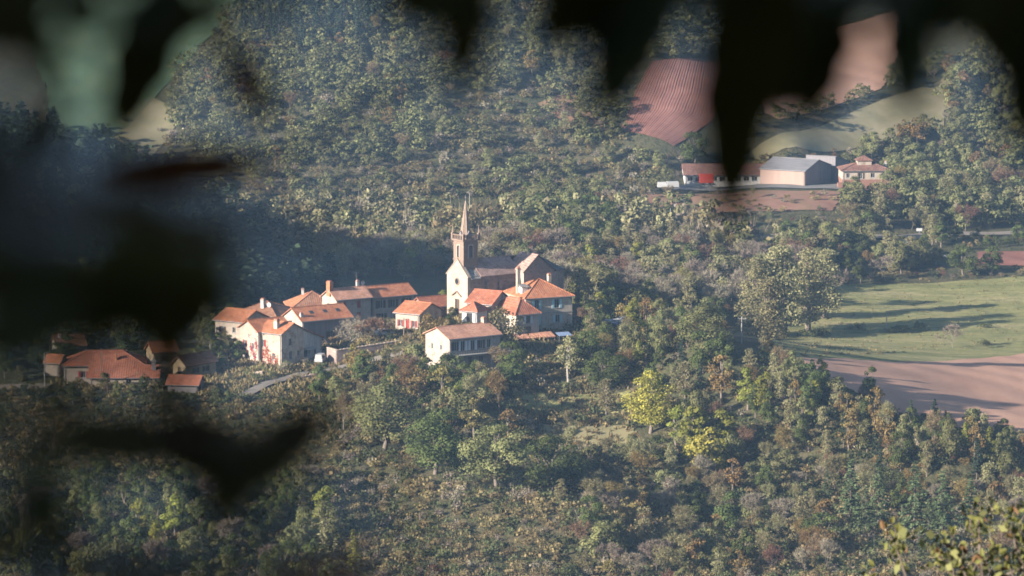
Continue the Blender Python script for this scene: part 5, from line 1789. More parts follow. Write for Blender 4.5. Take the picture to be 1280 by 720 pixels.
# ------------------------------------------------------------------ vegetation zones
def inpoly(px, py, poly):
    r = np.zeros(len(px), bool)
    x, y = np.array(poly, float).T
    j = len(x) - 1
    for i in range(len(x)):
        c = ((y[i] > py) != (y[j] > py)) & (px < (x[j] - x[i]) * (py - y[i]) / (y[j] - y[i] + 1e-12) + x[i])
        r ^= c
        j = i
    return r


OPEN = FIELD_POLYS + [
    [(1035, 648), (1235, 648), (1240, 735), (1035, 735)],      # in front of the conifer row
    [(908, 428), (946, 432), (950, 476), (905, 470)],          # in front of the concrete pole
    [(300, 456), (345, 454), (350, 470), (300, 474)],          # lawn
    [(400, 440), (500, 432), (505, 445), (420, 456)],          # yard
    [(735, 398), (830, 396), (830, 410), (735, 414)],          # parking
    [(835, 222), (1056, 222), (1056, 241), (835, 241)],        # farm yard
    [(640, 420), (720, 415), (700, 445), (640, 450)],          # terrace
    [(520, 420), (640, 400), (640, 470), (520, 470)],
]
FOOT = []
for k_, hd in HOUSES.items():
    o_, ax_, ay_ = house_frame(hd)
    FOOT.append((o_, ax_, ay_, hd['L'], hd['W']))
o_ = at(*CHURCH[:3])
FOOT.append((o_, Vector((math.cos(CHURCH[3]), math.sin(CHURCH[3]), 0)), Vector((-math.sin(CHURCH[3]), math.cos(CHURCH[3]), 0)), 26, 8.5))


def free(x, y, r):
    ok = np.ones(len(x), bool)
    for o, ax, ay, L, W in FOOT:
        u = (x - o.x) * ax.x + (y - o.y) * ax.y
        v = (x - o.x) * ay.x + (y - o.y) * ay.y
        ok &= ~((u > -r) & (u < L + r) & (v > -r - 1.0) & (v < W + r))
    for c, w in ROADS:
        d2 = ((x[:, None] - c[None, ::3, 0]) ** 2 + (y[:, None] - c[None, ::3, 1]) ** 2).min(1)
        ok &= d2 > (w / 2 + r * .7) ** 2
    for tx_, ty_, tr in TAKEN:
        ok &= (x - tx_) ** 2 + (y - ty_) ** 2 > (tr + r * .5) ** 2
    return ok


def scatter(poly, spacing, seed, h=5, clear=None, jitter=.42, thin=0.0, holes=True):
    rng = np.random.default_rng(seed)
    xs = np.arange(-175, 175, spacing)
    ys = np.arange(690, 1345, spacing)
    X, Yy = np.meshgrid(xs, ys)
    X = X + (np.arange(len(ys)) % 2)[:, None] * spacing * .5
    X = X.ravel() + rng.uniform(-jitter, jitter, X.size) * spacing
    Yy = Yy.ravel() + rng.uniform(-jitter, jitter, Yy.size) * spacing
    Z = height(X, Yy)
    px, py = project(np.stack([X, Yy, Z], 1))
    ok = inpoly(px, py, poly)
    if holes:
        for q in OPEN:
            ok &= ~inpoly(px, py, q)
    X, Yy, Z, px, py = X[ok], Yy[ok], Z[ok], px[ok], py[ok]
    r = spacing * .3 if clear is None else clear
    ok = free(X, Yy, r) & (rng.random(len(X)) > thin)
    X, Yy, Z, px, py = X[ok], Yy[ok], Z[ok], px[ok], py[ok]
    ok = visible(np.stack([X, Yy, Z + h * .85], 1))
    return np.stack([X[ok], Yy[ok], Z[ok] - .15], 1), px[ok], py[ok], rng


STUFF = {}


def stuff_add(key, proto, P, h, rng, wf=1.0):
    STUFF.setdefault(key, []).append((proto, P, h, rng.uniform(0, 6.283), wf, rng.random()))


COUNT, PLACED = {}, []
KIND = {'oak': ('oak_tree', 'olive oak', 'tree'), 'green': ('broadleaf_tree', 'dark green tree', 'tree'), 'pale': ('feathery_tree', 'pale feathery tree', 'tree'), 'bare': ('bare_tree', 'bare grey tree', 'tree'),
        'bareleaf': ('half_bare_tree', 'thin half bare tree', 'tree'), 'pine': ('conifer_tree', 'dark conifer', 'tree'), 'ochre': ('autumn_tree', 'ochre autumn tree', 'tree'), 'lime': ('yellowing_tree', 'yellow green tree', 'tree'),
        'shrub': ('bush', 'brownish bush', 'bush'), 'maquis': ('evergreen_bush', 'grey green bush', 'bush'), 'brush': ('leafless_bush', 'leafless twiggy bush', 'bush')}


def fill(poly, spacing, seed, mix, hr, group, parts=False, limit=300, stuff='slope_scrub', wf=(.85, 1.2), clear=None, thin=0.0, holes=True):
    """plants of one zone; up to 300 of a kind are objects of their own (nearest first), the rest join the stuff of the zone"""
    P, px, py, rng = scatter(poly, spacing, seed, hr[1], clear, thin=thin, holes=holes)
    rank = np.argsort(P[:, 1] + rng.uniform(0, 8, len(P)))
    names, wts = [m[0] for m in mix], np.array([m[1] for m in mix], float)
    wts /= wts.sum()
    for q, i in enumerate(rank):
        m = mix[rng.choice(len(mix), p=wts)]
        v = rng.integers(0, 4)
        h = rng.uniform(*hr) * (m[2] if len(m) > 2 else 1)
        w = rng.uniform(*wf)
        nm, look, cat = KIND[m[0]]
        seen = -8 < px[i] < 1288 and -8 < py[i] and py[i] - h * FPX / P[i][1] < 728
        if q < limit and COUNT.get(nm, 0) < 300 and seen:
            COUNT[nm] = COUNT.get(nm, 0) + 1
            o = plant(m[0] + str(v), nm, None, Vector(P[i]), h, cat, group, parts, None, w)
            PLACED.append((o, look, px[i], py[i] - h * FPX / P[i][1] * .5, group))
        else:
            stuff_add(stuff, LOWT[m[0]] + str(v), P[i], h, rng, w)


LAND = [(575, 290, 'church tower'), (640, 325, 'nave roof'), (695, 345, 'church chevet'), (630, 430, 'feathery tree'), (688, 395, 'tall house'), (595, 435, 'long cream house'), (512, 400, 'small cream house'),
        (495, 375, 'house with dark shutters'), (440, 375, 'house with red shutters'), (408, 400, 'skylit barn'), (340, 435, 'ivy covered houses'), (325, 385, 'brown hipped roof'), (455, 442, 'stone yard wall'), (400, 448, 'white van'),
        (430, 472, 'village lane'), (150, 462, 'red hamlet roofs'), (233, 480, 'hamlet shed'), (56, 460, 'tall grey hamlet pole'), (905, 218, 'long farm shed'), (1000, 215, 'pink farm barn'), (1083, 215, 'farm villa'), (846, 254, 'tiny red hut'),
        (830, 130, 'curved red field'), (1040, 165, 'pale dry meadow'), (1065, 80, 'upper red field'), (190, 90, 'green crop field'), (160, 195, 'dry bank'), (720, 140, 'red earth scar'), (560, 303, 'stream meadow'), (600, 265, 'far valley road'),
        (690, 272, 'far valley road bend'), (980, 360, 'poplar clump'), (927, 410, 'concrete pole with crossarm'), (1108, 400, 'pasture post'), (1191, 418, 'lone bare field tree'), (1076, 340, 'round pasture corner tree'), (1150, 312, 'pale field track'),
        (1250, 322, 'small red field'), (1149, 290, 'white roadside board'), (1250, 292, 'farm road end'), (1130, 470, 'red valley field'), (1020, 492, 'small yellow ridge tree'), (813, 498, 'tall yellow tree'), (789, 410, 'small yellow tree'),
        (866, 545, 'bright yellow green tree'), (711, 448, 'white trunked tree'), (745, 450, 'bright green tree'), (735, 540, 'pale grass terrace'), (665, 425, 'tiled pergola'), (480, 518, 'widest green oak'), (544, 548, 'middle green oak'),
        (622, 566, 'large slope oak'), (690, 580, 'forked trunk oak'), (400, 478, 'round lane tree'), (430, 512, 'pinkish bare tree'), (442, 690, 'yellow green conifer'), (404, 678, 'thin pale conifer'), (1063, 610, 'leftmost row conifer'),
        (1143, 618, 'middle row conifer'), (1213, 628, 'last row conifer'), (1034, 606, 'pointed dark conifer'), (1230, 670, 'sunlit near twigs'), (1120, 685, 'thin sunlit twig'), (434, 418, 'wide bare yard tree'), (428, 306, 'wide pale valley tree'),
        (867, 284, 'right bank pole'), (540, 430, 'thin ochre house tree'), (765, 402, 'parked blue car'), (220, 600, 'lowest dark hanging leaf'), (90, 640, 'dark leaf at the bottom left'), (905, 225, 'long hanging leaf tip'), (735, 150, 'slanting hanging leaf tip'),
        (340, 165, 'thin slanting brown leaf'), (220, 215, 'withered brown leaf'), (560, 40, 'dark leaves at the top middle'), (390, 40, 'pale pine trunks'), (1167, 218, 'small golden tree'), (783, 258, 'golden bank tree'), (1262, 180, 'dark leaf at the right edge'), (1130, 160, 'pointed leaf over the meadow')]
ORD = ['nearest to it', 'second nearest', 'third nearest', 'fourth nearest', 'fifth nearest', 'sixth nearest', 'seventh nearest', 'eighth nearest', 'ninth nearest', 'tenth nearest']


def label_all():
    """each plant gets a label of its own from its look and the landmark it stands closest to"""
    keys = {}
    for o, look, px, py, group in PLACED:
        d = [math.hypot(px - x, (py - y) * 1.4) for x, y, _ in LAND]
        k = int(np.argmin(d))
        dx, dy = px - LAND[k][0], (py - LAND[k][1]) * 1.4
        way = ('right of' if dx > 0 else 'left of') if abs(dx) > abs(dy) else ('below' if dy > 0 else 'above')
        h = o.scale[2]
        keys.setdefault((look, k, way), []).append((d[k], o, group))
    for (look, k, way), rows in keys.items():
        rows.sort(key=lambda r: r[0])
        for i, (d, o, group) in enumerate(rows):
            lb = '%s %s the %s' % (look, way, LAND[k][2])
            if len(rows) > 1:
                lb += ', ' + (ORD[i] if i < len(ORD) else 'beyond the ten nearest')
            o['label'] = lb
            o['group'] = group if i < len(ORD) or len(rows) == 1 else lb


def flush_stuff(key, name, label):
    rows = STUFF.get(key)
    if not rows:
        return
    by = {}
    for r in rows:
        by.setdefault(PR[r[0]].lm, []).append(r)
    mats, Vs, Fs, As, Ms, n0 = [], [], [], [], [], 0
    for mi, (lm, rs) in enumerate(by.items()):
        mats.append(LM[lm])
        for proto, P, h, a, wf, g in rs:
            V, F_, t = PR[proto].leaf
            s = h / V[:, 2].max()
            c, sn = math.cos(a) * s * wf, math.sin(a) * s * wf
            W = np.stack([V[:, 0] * c - V[:, 1] * sn + P[0], V[:, 0] * sn + V[:, 1] * c + P[1], V[:, 2] * s + P[2]], 1)
            Vs.append(W); Fs.append(F_ + n0); As.append(attr4(t, g)); Ms.append(np.full(len(F_), mi)); n0 += len(W)
    tag(link(name, np_mesh(name, np.concatenate(Vs), np.concatenate(Fs), mats, np.concatenate(As), np.concatenate(Ms))), label, None, None, 'stuff')
    print(key, len(rows), 'plants', n0 // 2, 'tris')


LOWT = {'lime': 'lowoak', 'oak': 'lowoak', 'green': 'lowoak', 'pale': 'lowpale', 'bare': 'lowhill', 'pine': 'lowpine', 'ochre': 'lowpale', 'bareleaf': 'lowpale', 'shrub': 'lowscrub', 'maquis': 'lowscrub', 'brush': 'lowhill'}

HILL = [(150, -60), (700, -60), (735, 40), (700, 100), (560, 130), (520, 200), (440, 215), (330, 215), (215, 190), (205, 120), (270, 50)]
LOW = [(735, 30), (780, 60), (775, 170), (800, 185), (870, 205), (840, 235), (780, 250), (600, 250), (400, 262), (300, 255), (330, 215), (440, 215), (520, 200), (560, 130), (700, 100)]
# ---- the near slopes first
fill([(720, 405), (850, 405), (930, 440), (1010, 480), (1160, 528), (1290, 560), (1290, 625), (1180, 605), (1040, 590), (960, 600), (830, 600), (840, 520), (760, 470)], 4.8, 15,
     [('green', 3), ('oak', 2.5), ('ochre', 1.5), ('bareleaf', 2, .9), ('pale', 1.5, .9), ('lime', 1.0), ('pine', .8)], (5, 9.5), 'trees of the right ridge', True, wf=(.62, .92))
fill([(1010, 500), (1290, 520), (1290, 600), (1100, 560)], 6.0, 151, [('pale', 2, 1.0), ('oak', 2), ('bareleaf', 1)], (3.2, 5.5), 'trees along the red valley field', True, thin=.3)
fill([(860, 590), (1290, 610), (1290, 730), (840, 730)], 6.2, 16, [('pale', 2), ('bareleaf', 3), ('oak', 1.5), ('ochre', 1.2), ('bare', 1.4), ('green', 1)], (4.5, 8.5), 'thicket trees at the lower right', True, thin=.15)
fill([(660, 565), (860, 570), (860, 740), (720, 740), (700, 640)], 6.2, 17, [('green', 1), ('bareleaf', 3), ('bare', 1.5), ('pale', 1.5), ('oak', 1.5), ('ochre', 1)], (4, 7.5), 'half bare trees of the lower slope', True, thin=.2)
fill([(440, 470), (640, 470), (650, 520), (640, 560), (450, 545), (410, 500)], 4.8, 18, [('ochre', 2), ('bareleaf', 2), ('green', 2.5), ('pale', 1.5), ('lime', .8), ('oak', 1.5)], (4.5, 8.5), 'trees of the bank under the village', True)
fill([(-40, 620), (400, 610), (420, 740), (-40, 740)], 7.0, 19, [('green', 4), ('oak', 3), ('lime', .4), ('bare', .6)], (5, 8.5), 'trees of the bottom left wood', True)
fill([(-40, 470), (60, 470), (260, 485), (330, 500), (330, 520), (-40, 520)], 7.5, 191, [('green', 1), ('oak', 1)], (2.6, 4.4), 'oaks in front of the left hamlet', True, thin=.55)
fill([(250, 400), (300, 390), (310, 440), (300, 455), (240, 470)], 5.0, 192, [('green', 2), ('oak', 1), ('pale', 1)], (3.5, 6.5), 'trees between hamlet and village', True)
fill([(280, 395), (420, 395), (520, 395), (640, 400), (650, 450), (520, 465), (420, 475), (300, 480)], 4.6, 195, [('green', 1, .9), ('maquis', 3, .55), ('ochre', 1, .8), ('shrub', 2, .5), ('brush', 2, .6), ('bareleaf', 1)], (2.6, 4.6), 'garden plants of the village', True, thin=.2, clear=.8)
fill([(-60, 482), (300, 484), (330, 500), (420, 500), (430, 620), (400, 640), (-60, 640)], 2.7, 20, [('maquis', 5), ('shrub', 2.5), ('brush', .6)], (1.3, 2.6), 'bushes of the left slope', limit=150)
fill([(410, 545), (640, 560), (700, 560), (860, 600), (1290, 620), (1290, 740), (-60, 740), (-60, 620), (400, 620)], 2.35, 21, [('shrub', 3.5), ('brush', 2.5), ('maquis', 3)], (1.3, 3.0), 'bushes of the front slope', limit=330, holes=False)
fill([(400, 470), (660, 450), (720, 405), (860, 400), (1010, 480), (1160, 528), (1290, 560), (1290, 640), (860, 600), (700, 565), (420, 550)], 2.35, 22, [('maquis', 3.5), ('shrub', 3), ('brush', 2.5)], (1.4, 3.2), 'undergrowth of the village hill', limit=120)
# ---- valley and fields
fill([(250, 262), (470, 262), (560, 280), (700, 282), (800, 262), (920, 300), (1000, 320), (1030, 350), (940, 400), (860, 400), (720, 392), (560, 350), (430, 350), (330, 330)], 5.6, 4,
     [('bare', 3), ('bareleaf', 3), ('pale', 3, .95), ('green', .6), ('oak', .8), ('lime', .35)], (6, 11), 'pale valley trees', stuff='valley_wood', limit=330)
fill([(635, 270), (700, 258), (780, 285), (790, 318), (700, 322), (640, 310)], 5.5, 5, [('green', 2), ('oak', 1)], (7, 10), 'green trees right of the spire', stuff='valley_wood')
fill([(430, 300), (560, 270), (620, 278), (560, 345), (430, 350)], 6.5, 51, [('brush', 2), ('bareleaf', 1, 1.8), ('green', .6, 2)], (2, 3.5), 'bushes of the stream meadow', stuff='valley_wood', thin=.3)
fill([(980, 300), (1180, 300), (1190, 322), (1140, 345), (1000, 345), (960, 320)], 5.5, 8, [('pale', 2), ('green', 2), ('bareleaf', 2), ('oak', 2)], (5, 9), 'hedge trees above the pasture', stuff='valley_wood', thin=.15)
fill([(1190, 296), (1290, 296), (1290, 312), (1190, 314)], 4, 81, [('maquis', 2), ('green', 1, 1.6), ('shrub', 1)], (1.6, 3), 'hedge of the small red field', stuff='valley_wood')
fill([(1020, 340), (1290, 332), (1290, 346), (1040, 358)], 3.2, 82, [('maquis', 2), ('shrub', 2), ('brush', 2)], (1, 2.6), 'hedge along the upper pasture edge', stuff='valley_wood', thin=.3)
fill([(960, 436), (1290, 426), (1290, 438), (985, 452)], 2.2, 83, [('shrub', 3), ('maquis', 1), ('brush', 1)], (.4, 1.1), 'weeds between pasture and red field', stuff='field_weeds', limit=30)
fill([(720, 388), (860, 380), (930, 410), (850, 405), (720, 402)], 5.5, 193, [('green', 2), ('oak', 1), ('bareleaf', 1)], (4, 8), 'trees behind the parking place', stuff='valley_wood')
fill([(-40, 400), (200, 400), (200, 440), (60, 470), (-40, 480)], 6, 194, [('green', 2), ('pine', 1)], (5, 8), 'trees behind the left hamlet', stuff='valley_wood')
fill([(-60, 150), (110, 175), (270, 262), (440, 372), (400, 385), (290, 395), (-60, 430)], 5.2, 6, [('pine', 6), ('green', 1, .75)], (7, 12), 'conifers of the shaded spur', limit=40, stuff='spur_wood')
# ---- farm slope
fill([(800, 245), (1060, 245), (1100, 262), (1100, 300), (900, 305), (780, 268)], 4.2, 7, [('shrub', 3), ('brush', 3), ('maquis', 2), ('bareleaf', .5, 2)], (1.2, 2.6), 'bushes below the farm', stuff='farm_scrub', thin=.5)
fill([(1056, 255), (1290, 230), (1290, 288), (1060, 290)], 5.2, 9, [('green', 3), ('oak', 2), ('pale', 2), ('bareleaf', 1)], (6, 10), 'trees below the farm villa', stuff='farm_wood')
fill([(1115, 110), (1290, 60), (1290, 240), (1120, 238), (1060, 205), (1130, 170)], 5.0, 10, [('oak', 3), ('green', 3), ('brush', 1, .5), ('ochre', 1)], (5, 9), 'oaks above the farm villa', stuff='farm_wood')
fill([(880, 208), (960, 196), (1060, 190), (1130, 172), (1120, 215), (1050, 212), (900, 214)], 4.0, 11, [('maquis', 3), ('brush', 3), ('shrub', 2), ('oak', .5, 2)], (1.6, 3.4), 'bushes behind the farm', stuff='farm_scrub')
fill([(900, 190), (935, 176), (1010, 150), (1060, 132), (1130, 108), (1200, 85), (1195, 70), (1120, 95), (1050, 122), (980, 148), (900, 170)], 4.5, 12, [('green', 2), ('bareleaf', 1)], (3.5, 6), 'upper hedge trees', stuff='farm_wood')
# ---- far hillside
fill([(690, 90), (770, 95), (775, 170), (800, 190), (740, 190), (690, 160)], 5.5, 131, [('green', 2), ('oak', 1)], (3.5, 6.5), 'oaks beside the curved red field', stuff='hill_wood', thin=.3)
fill(LOW, 10.5, 31, [('oak', 3), ('green', 1.5), ('pale', 1)], (4, 7.5), 'scattered oaks of the lower hillside', stuff='hill_wood')
fill(LOW, 3.2, 3, [('brush', 8), ('shrub', 2.5), ('maquis', .8), ('oak', .6, 1.9)], (1.8, 3.8), 'bushes on the far hillside', limit=60, stuff='hill_scrub')
fill([(100, 110), (200, 110), (215, 190), (330, 215), (300, 260), (260, 255), (120, 190)], 6.0, 14, [('brush', 3), ('oak', 2, 1.8), ('shrub', 2)], (2, 3.6), 'bushes under the green field', stuff='hill_scrub', thin=.35)
fill([(292, -40), (470, -40), (480, 62), (430, 70), (300, 62)], 5.2, 2, [('pine', 1)], (9, 13), 'pines at the top of the hillside', limit=30, stuff='hill_pines', wf=(.7, .95))
fill(HILL, 4.5, 1, [('oak', 8), ('green', 1.2), ('ochre', .8), ('bareleaf', .8), ('brush', 1, .6)], (3.2, 8.2), 'oaks of the hillside wood', stuff='hill_wood')
fill([(700, -40), (1300, -40), (1300, 60), (1100, 20), (920, 40), (910, 72), (815, 76), (780, 58), (735, 30)], 5.2, 13, [('green', 2), ('oak', 3)], (5, 9), 'oaks above the red fields', limit=60, stuff='top_wood')
def tufts(poly, n, seed, hh, name, label, lm, holes=()):
    rng = np.random.default_rng(seed)
    xs, ys = rng.uniform(-130, 150, n * 14), rng.uniform(780, 1110, n * 14)
    zs = height(xs, ys)
    px, py = project(np.stack([xs, ys, zs], 1))
    ok = inpoly(px, py, poly)
    xs, ys, zs = xs[ok][:n], ys[ok][:n], zs[ok][:n]
    ok = free(xs, ys, .1)
    xs, ys, zs = xs[ok], ys[ok], zs[ok]
    k = len(xs)
    c = np.repeat(np.stack([xs, ys, zs + .15], 1), 7, 0) + rng.normal(size=(k * 7, 3)) * np.array([.28, .28, .03])
    h = hh * rng.uniform(.4, 1.2, (k * 7, 1))
    d = unit(rng.normal(size=(k * 7, 3)) * .45 + np.array([0, 0, 1]))
    a = unit(np.cross(d, rng.normal(size=(k * 7, 3)))) * h * .22
    V = np.stack([c - a, c + a, c + d * h + a * .4, c + d * h - a * .4], 1).reshape(-1, 3)
    t, g = np.repeat(rng.random(k * 7), 4), np.repeat(rng.random(k), 28)
    A = attr4(t); A[:, 1] = g
    tag(link(name, np_mesh(name, V, np.arange(len(V)).reshape(-1, 4), LM[lm], A)), label, None, None, 'stuff')


tufts([(270, 395), (420, 390), (650, 395), (800, 400), (800, 560), (640, 560), (420, 545), (330, 500), (60, 485), (60, 470), (280, 470)], 9000, 61, .75, 'rough_grass', 'rough dry grass and weeds around the village houses', 'scrub')
tufts([(950, 445), (985, 412), (1035, 358), (1290, 346), (1290, 436)], 500, 62, .4, 'pasture_grass', 'tufts of coarse grass in the valley pasture', 'scrub')
label_all()
flush_stuff('hill_wood', 'oak_wood', 'dense olive oak wood on the far hillside')
flush_stuff('hill_pines', 'pine_wood', 'dark pine wood at the top of the hillside')
flush_stuff('hill_scrub', 'hillside_scrub', 'brown and grey scrub on the far hillside')
flush_stuff('spur_wood', 'conifer_wood', 'dark conifer wood on the shaded spur')
flush_stuff('top_wood', 'upper_wood', 'dark wood along the top of the hillside')
flush_stuff('valley_wood', 'valley_wood', 'pale thin woodland along the valley floor')
flush_stuff('field_weeds', 'field_weeds', 'dry weeds between pasture and red field')
flush_stuff('farm_wood', 'farm_wood', 'dark woodland around the farm villa')
flush_stuff('farm_scrub', 'farm_scrub', 'low scrub on the banks around the farm')
flush_stuff('slope_scrub', 'slope_undergrowth', 'olive and brown undergrowth on the front slopes')
print({k: v for k, v in COUNT.items()})

# ------------------------------------------------------------------ the tree the photographer stands under
def leaf_material(name, stops):
    m, nt, b = new_mat(name)
    c = ramp(nt, noise(nt, 30, 3), [(.35, stops[0]), (.65, stops[1])])
    nt.links.new(c, b.inputs["Base Color"])
    b.inputs["Roughness"].default_value = .75
    b.inputs["Specular IOR Level"].default_value = .06
    return m


M['leaf_near'] = leaf_material('dark chestnut leaf', [(.045, .055, .022), (.06, .065, .028)])
M['leaf_brown'] = leaf_material('withered brown leaf', [(.13, .055, .028), (.17, .075, .038)])
M['leaf_twig'] = leaf_material('yellow green twig leaf', [(.075, .085, .022), (.12, .115, .04)])
M['leaf_twig_brown'] = leaf_material('orange brown twig leaf', [(.11, .06, .03), (.14, .085, .045)])


def leaf_mesh(L, W, curl=.25, fold=.25, n=9, teeth=.08):
    """toothed lanceolate leaf along +x, blade folded at the midrib, with a short stalk"""
    V, F_ = [], []
    for i in range(n + 1):
        t = i / n
        w = W / 2 * (math.sin(math.pi * min(1, t * .98 + .01)) ** .8) * (1 - .18 * t) * (1 + teeth * (1 if i % 2 else -1))
        if i in (0, n): w = W * .01
        x = L * t
        z = -curl * L * t * t
        V += [(x, -w, z + fold * w), (x, 0, z), (x, w, z + fold * w)]
    for i in range(n):
        a = i * 3
        F_ += [(a, a + 1, a + 4, a + 3), (a + 1, a + 2, a + 5, a + 4)]
    s = len(V)
    r = W * .03
    V += [(-L * .16, -r, r), (-L * .16, r, r), (L * .02, r, .001), (L * .02, -r, .001)]
    F_.append((s, s + 1, s + 2, s + 3))
    return V, F_


def point(px, py, d):
    r = Vector(ray(px, py))
    return r * (d / r.y)


chest = empty('chestnut_tree', (-3.2, -1.6, hz(-3.2, -1.6)))
tag(chest, 'dark out of focus leafy tree hanging in front of the camera', 'tree')
cinv = -chest.location
MB().tube([Vector((-3.2, -1.6, -2.6)) + cinv, Vector((-3.1, -1.4, -.2)) + cinv, Vector((-2.7, -.8, 1.6)) + cinv, Vector((-2.3, -.2, 3.4)) + cinv], [.34, .27, .2, .13], 12).build('trunk', M['bark_dark'], chest)
# unseen crown added overhead and towards the sun to shade the leaves in view
def shade_crown_leaves(n, blobs, seed):
    rng = np.random.default_rng(seed)
    bl = np.array(blobs)
    k = rng.integers(0, len(bl), n)
    d = unit(rng.normal(size=(n, 3))) * rng.uniform(0, 1, (n, 1)) ** .45
    c = bl[k, :3] + d * bl[k, 3:6]
    fy = np.maximum(c[:, 1], .05)
    keep = ~((c[:, 1] > -.3) & (np.abs(c[:, 0]) < .16 + fy * .15) & (np.abs(c[:, 2] + fy * math.tan(-PITCH)) < .16 + fy * .10))
    keep &= np.linalg.norm(c, axis=1) > .5
    c = c[keep]
    nr = unit(rng.normal(size=(len(c), 3)) + np.array([0, 0, .4]))
    V, F_ = leaf_quads(c, nr, .17, rng, 1.0)
    return V + np.array(cinv)[None], F_, np.repeat(rng.random(len(c)), 4)


CB = [(-2.2, 2.2, .5, 1.5, 1.8, 1.1), (-3.4, 1.2, 1.2, 1.7, 1.8, 1.3), (-1.4, .4, 1.5, 1.3, 1.6, .9), (0, 2.4, 1.6, 1.8, 2.0, .9), (-1.8, 3.4, 1.2, 1.4, 1.4, 1.0), (1.4, 1.0, 1.7, 1.4, 1.8, .8), (-1.2, -1.6, 1.6, 2.0, 1.6, 1.2),
      (-2.6, .6, -.5, 1.2, 1.4, .9), (-1.9, 3.0, -.6, .9, 1.2, .6), (.2, -2.0, 1.0, 2.4, 1.4, 1.3), (2.2, .2, .9, 1.2, 1.6, 1.2), (-.4, .6, 1.9, 2.2, 1.6, .7), (-1.3, .5, .15, .7, .6, .5), (-1.0, 1.0, -.25, .5, .5, .4), (-1.6, .1, -.1, .7, .7, .6), (-1.2, .9, .7, .7, .7, .5), (-1.0, -.2, .5, .7, .6, .6)]
V_, F__, t_ = shade_crown_leaves(24000, CB, 3)
LM['near'] = leaf_mat('shade crown foliage', [(.025, .04, .014), (.04, .055, .02), (.06, .06, .025)], .12)
link('crown', np_mesh('crown', V_, F__, LM['near'], attr4(t_)), chest)
# leaves in the picture: (base px, tip px, width in px, distance, brown)
FG = [
    # upper right mass
    (850, -70, 730, 172, 108, 2.5), (900, -70, 840, 50, 140, 2.7), (760, -60, 680, 58, 120, 2.4), (800, -60, 760, 110, 120, 2.5), (940, -60, 906, 255, 120, 2.7), (1000, -60, 992, 165, 150, 2.8), (1020, -60, 1014, 150, 130, 2.7), (515, -60, 522, 46, 110, 2.2), (585, -60, 578, 66, 100, 2.3), (920, -40, 920, 150, 100, 2.5),
    (1060, -70, 1030, 40, 150, 2.6), (1150, -70, 1122, 180, 92, 2.6), (1120, -60, 1110, 80, 90, 2.9), (1200, -70, 1185, 56, 140, 2.7), (1300, -60, 1266, 200, 90, 2.6), (1335, -20, 1292, 220, 90, 2.3), (1250, -70, 1245, 75, 110, 2.8),
    (985, -60, 962, 135, 90, 2.4), (1000, -30, 1020, 75, 70, 2.6), (840, -60, 770, 50, 120, 2.9), (1080, -60, 1060, 30, 140, 2.2), (1130, -60, 1150, 60, 110, 2.5), (700, -60, 672, 12, 90, 2.6),
    (545, -70, 562, 66, 90, 2.3), (520, -60, 500, 14, 70, 2.4), (610, -60, 590, 8, 70, 2.5),
    # upper left
    (20, -60, 60, 40, 160, 2.2), (-60, -20, 80, 70, 140, 1.9), (90, -60, 110, 18, 130, 2.3), (215, -30, 145, 172, 105, 3.0), (190, -40, 175, 60, 70, 2.2), (268, 30, 350, 185, 44, 3.3, 1), (370, -50, 300, 5, 50, 2.3), (450, -60, 440, -5, 70, 2.4), (-60, 110, 12, 250, 70, 1.9), (60, 60, 18, 190, 36, 2.4),
    (345, 204, 118, 216, 62, 3.4, 1), (350, 290, 395, 285, 12, 2.6, 1),
    # left middle mass
    (-80, 290, 70, 390, 110, 1.9), (-60, 330, 150, 400, 130, 1.9), (50, 310, 130, 430, 110, 2.1), (210, 285, 120, 440, 110, 2.1), (160, 305, 215, 460, 90, 2.2), (280, 300, 230, 440, 76, 2.3), (80, 330, 20, 470, 110, 1.8), (-70, 420, 60, 440, 90, 1.7), (240, 300, 285, 370, 60, 2.0),
    (100, 300, 270, 350, 110, 1.8), (60, 380, 250, 400, 100, 1.7), (60, 30, 40, 170, 40, 1.9),
    # close, strongly blurred
    (-160, 470, 120, 640, 40, .85), (-120, 640, 330, 740, 52, .9), (160, 760, 420, 560, 44, .95), (60, -80, 260, 160, 40, .95), (-100, 455, 250, 452, 24, .8),
    (-120, 560, 260, 500, 60, .8), (-100, 720, 150, 560, 66, .85), (60, 790, 300, 640, 60, .8), (200, 800, 460, 640, 46, .9), (150, -70, 330, 40, 40, .9), (-140, 420, 160, 520, 30, .8),
    (40, 36, 112, 116, 44, 2.4), (118, -30, 108, 74, 52, 2.6), (300, -50, 252, 44, 48, 2.6), (52, 214, 78, 118, 38, 2.6), (232, -40, 226, 44, 38, 2.8),
    # lower left
    (50, 540, 260, 560, 104, 2.4), (170, 520, 345, 600, 120, 2.5), (420, 500, 270, 625, 100, 2.5), (410, 560, 330, 520, 70, 2.3), (300, 560, 300, 640, 60, 2.1), (25, 560, 98, 725, 72, 2.3), (70, 600, 75, 690, 56, 2.2), (-60, 640, 20, 730, 70, 1.8),
    (340, 735, 450, 712, 46, 1.9, 1), (470, 745, 420, 718, 40, 2.0, 1), (520, 750, 500, 722, 30, 2.1),
]


def near_d(px, d):
    return d if d < 1.2 else d * (.56 if px < 480 else .62)


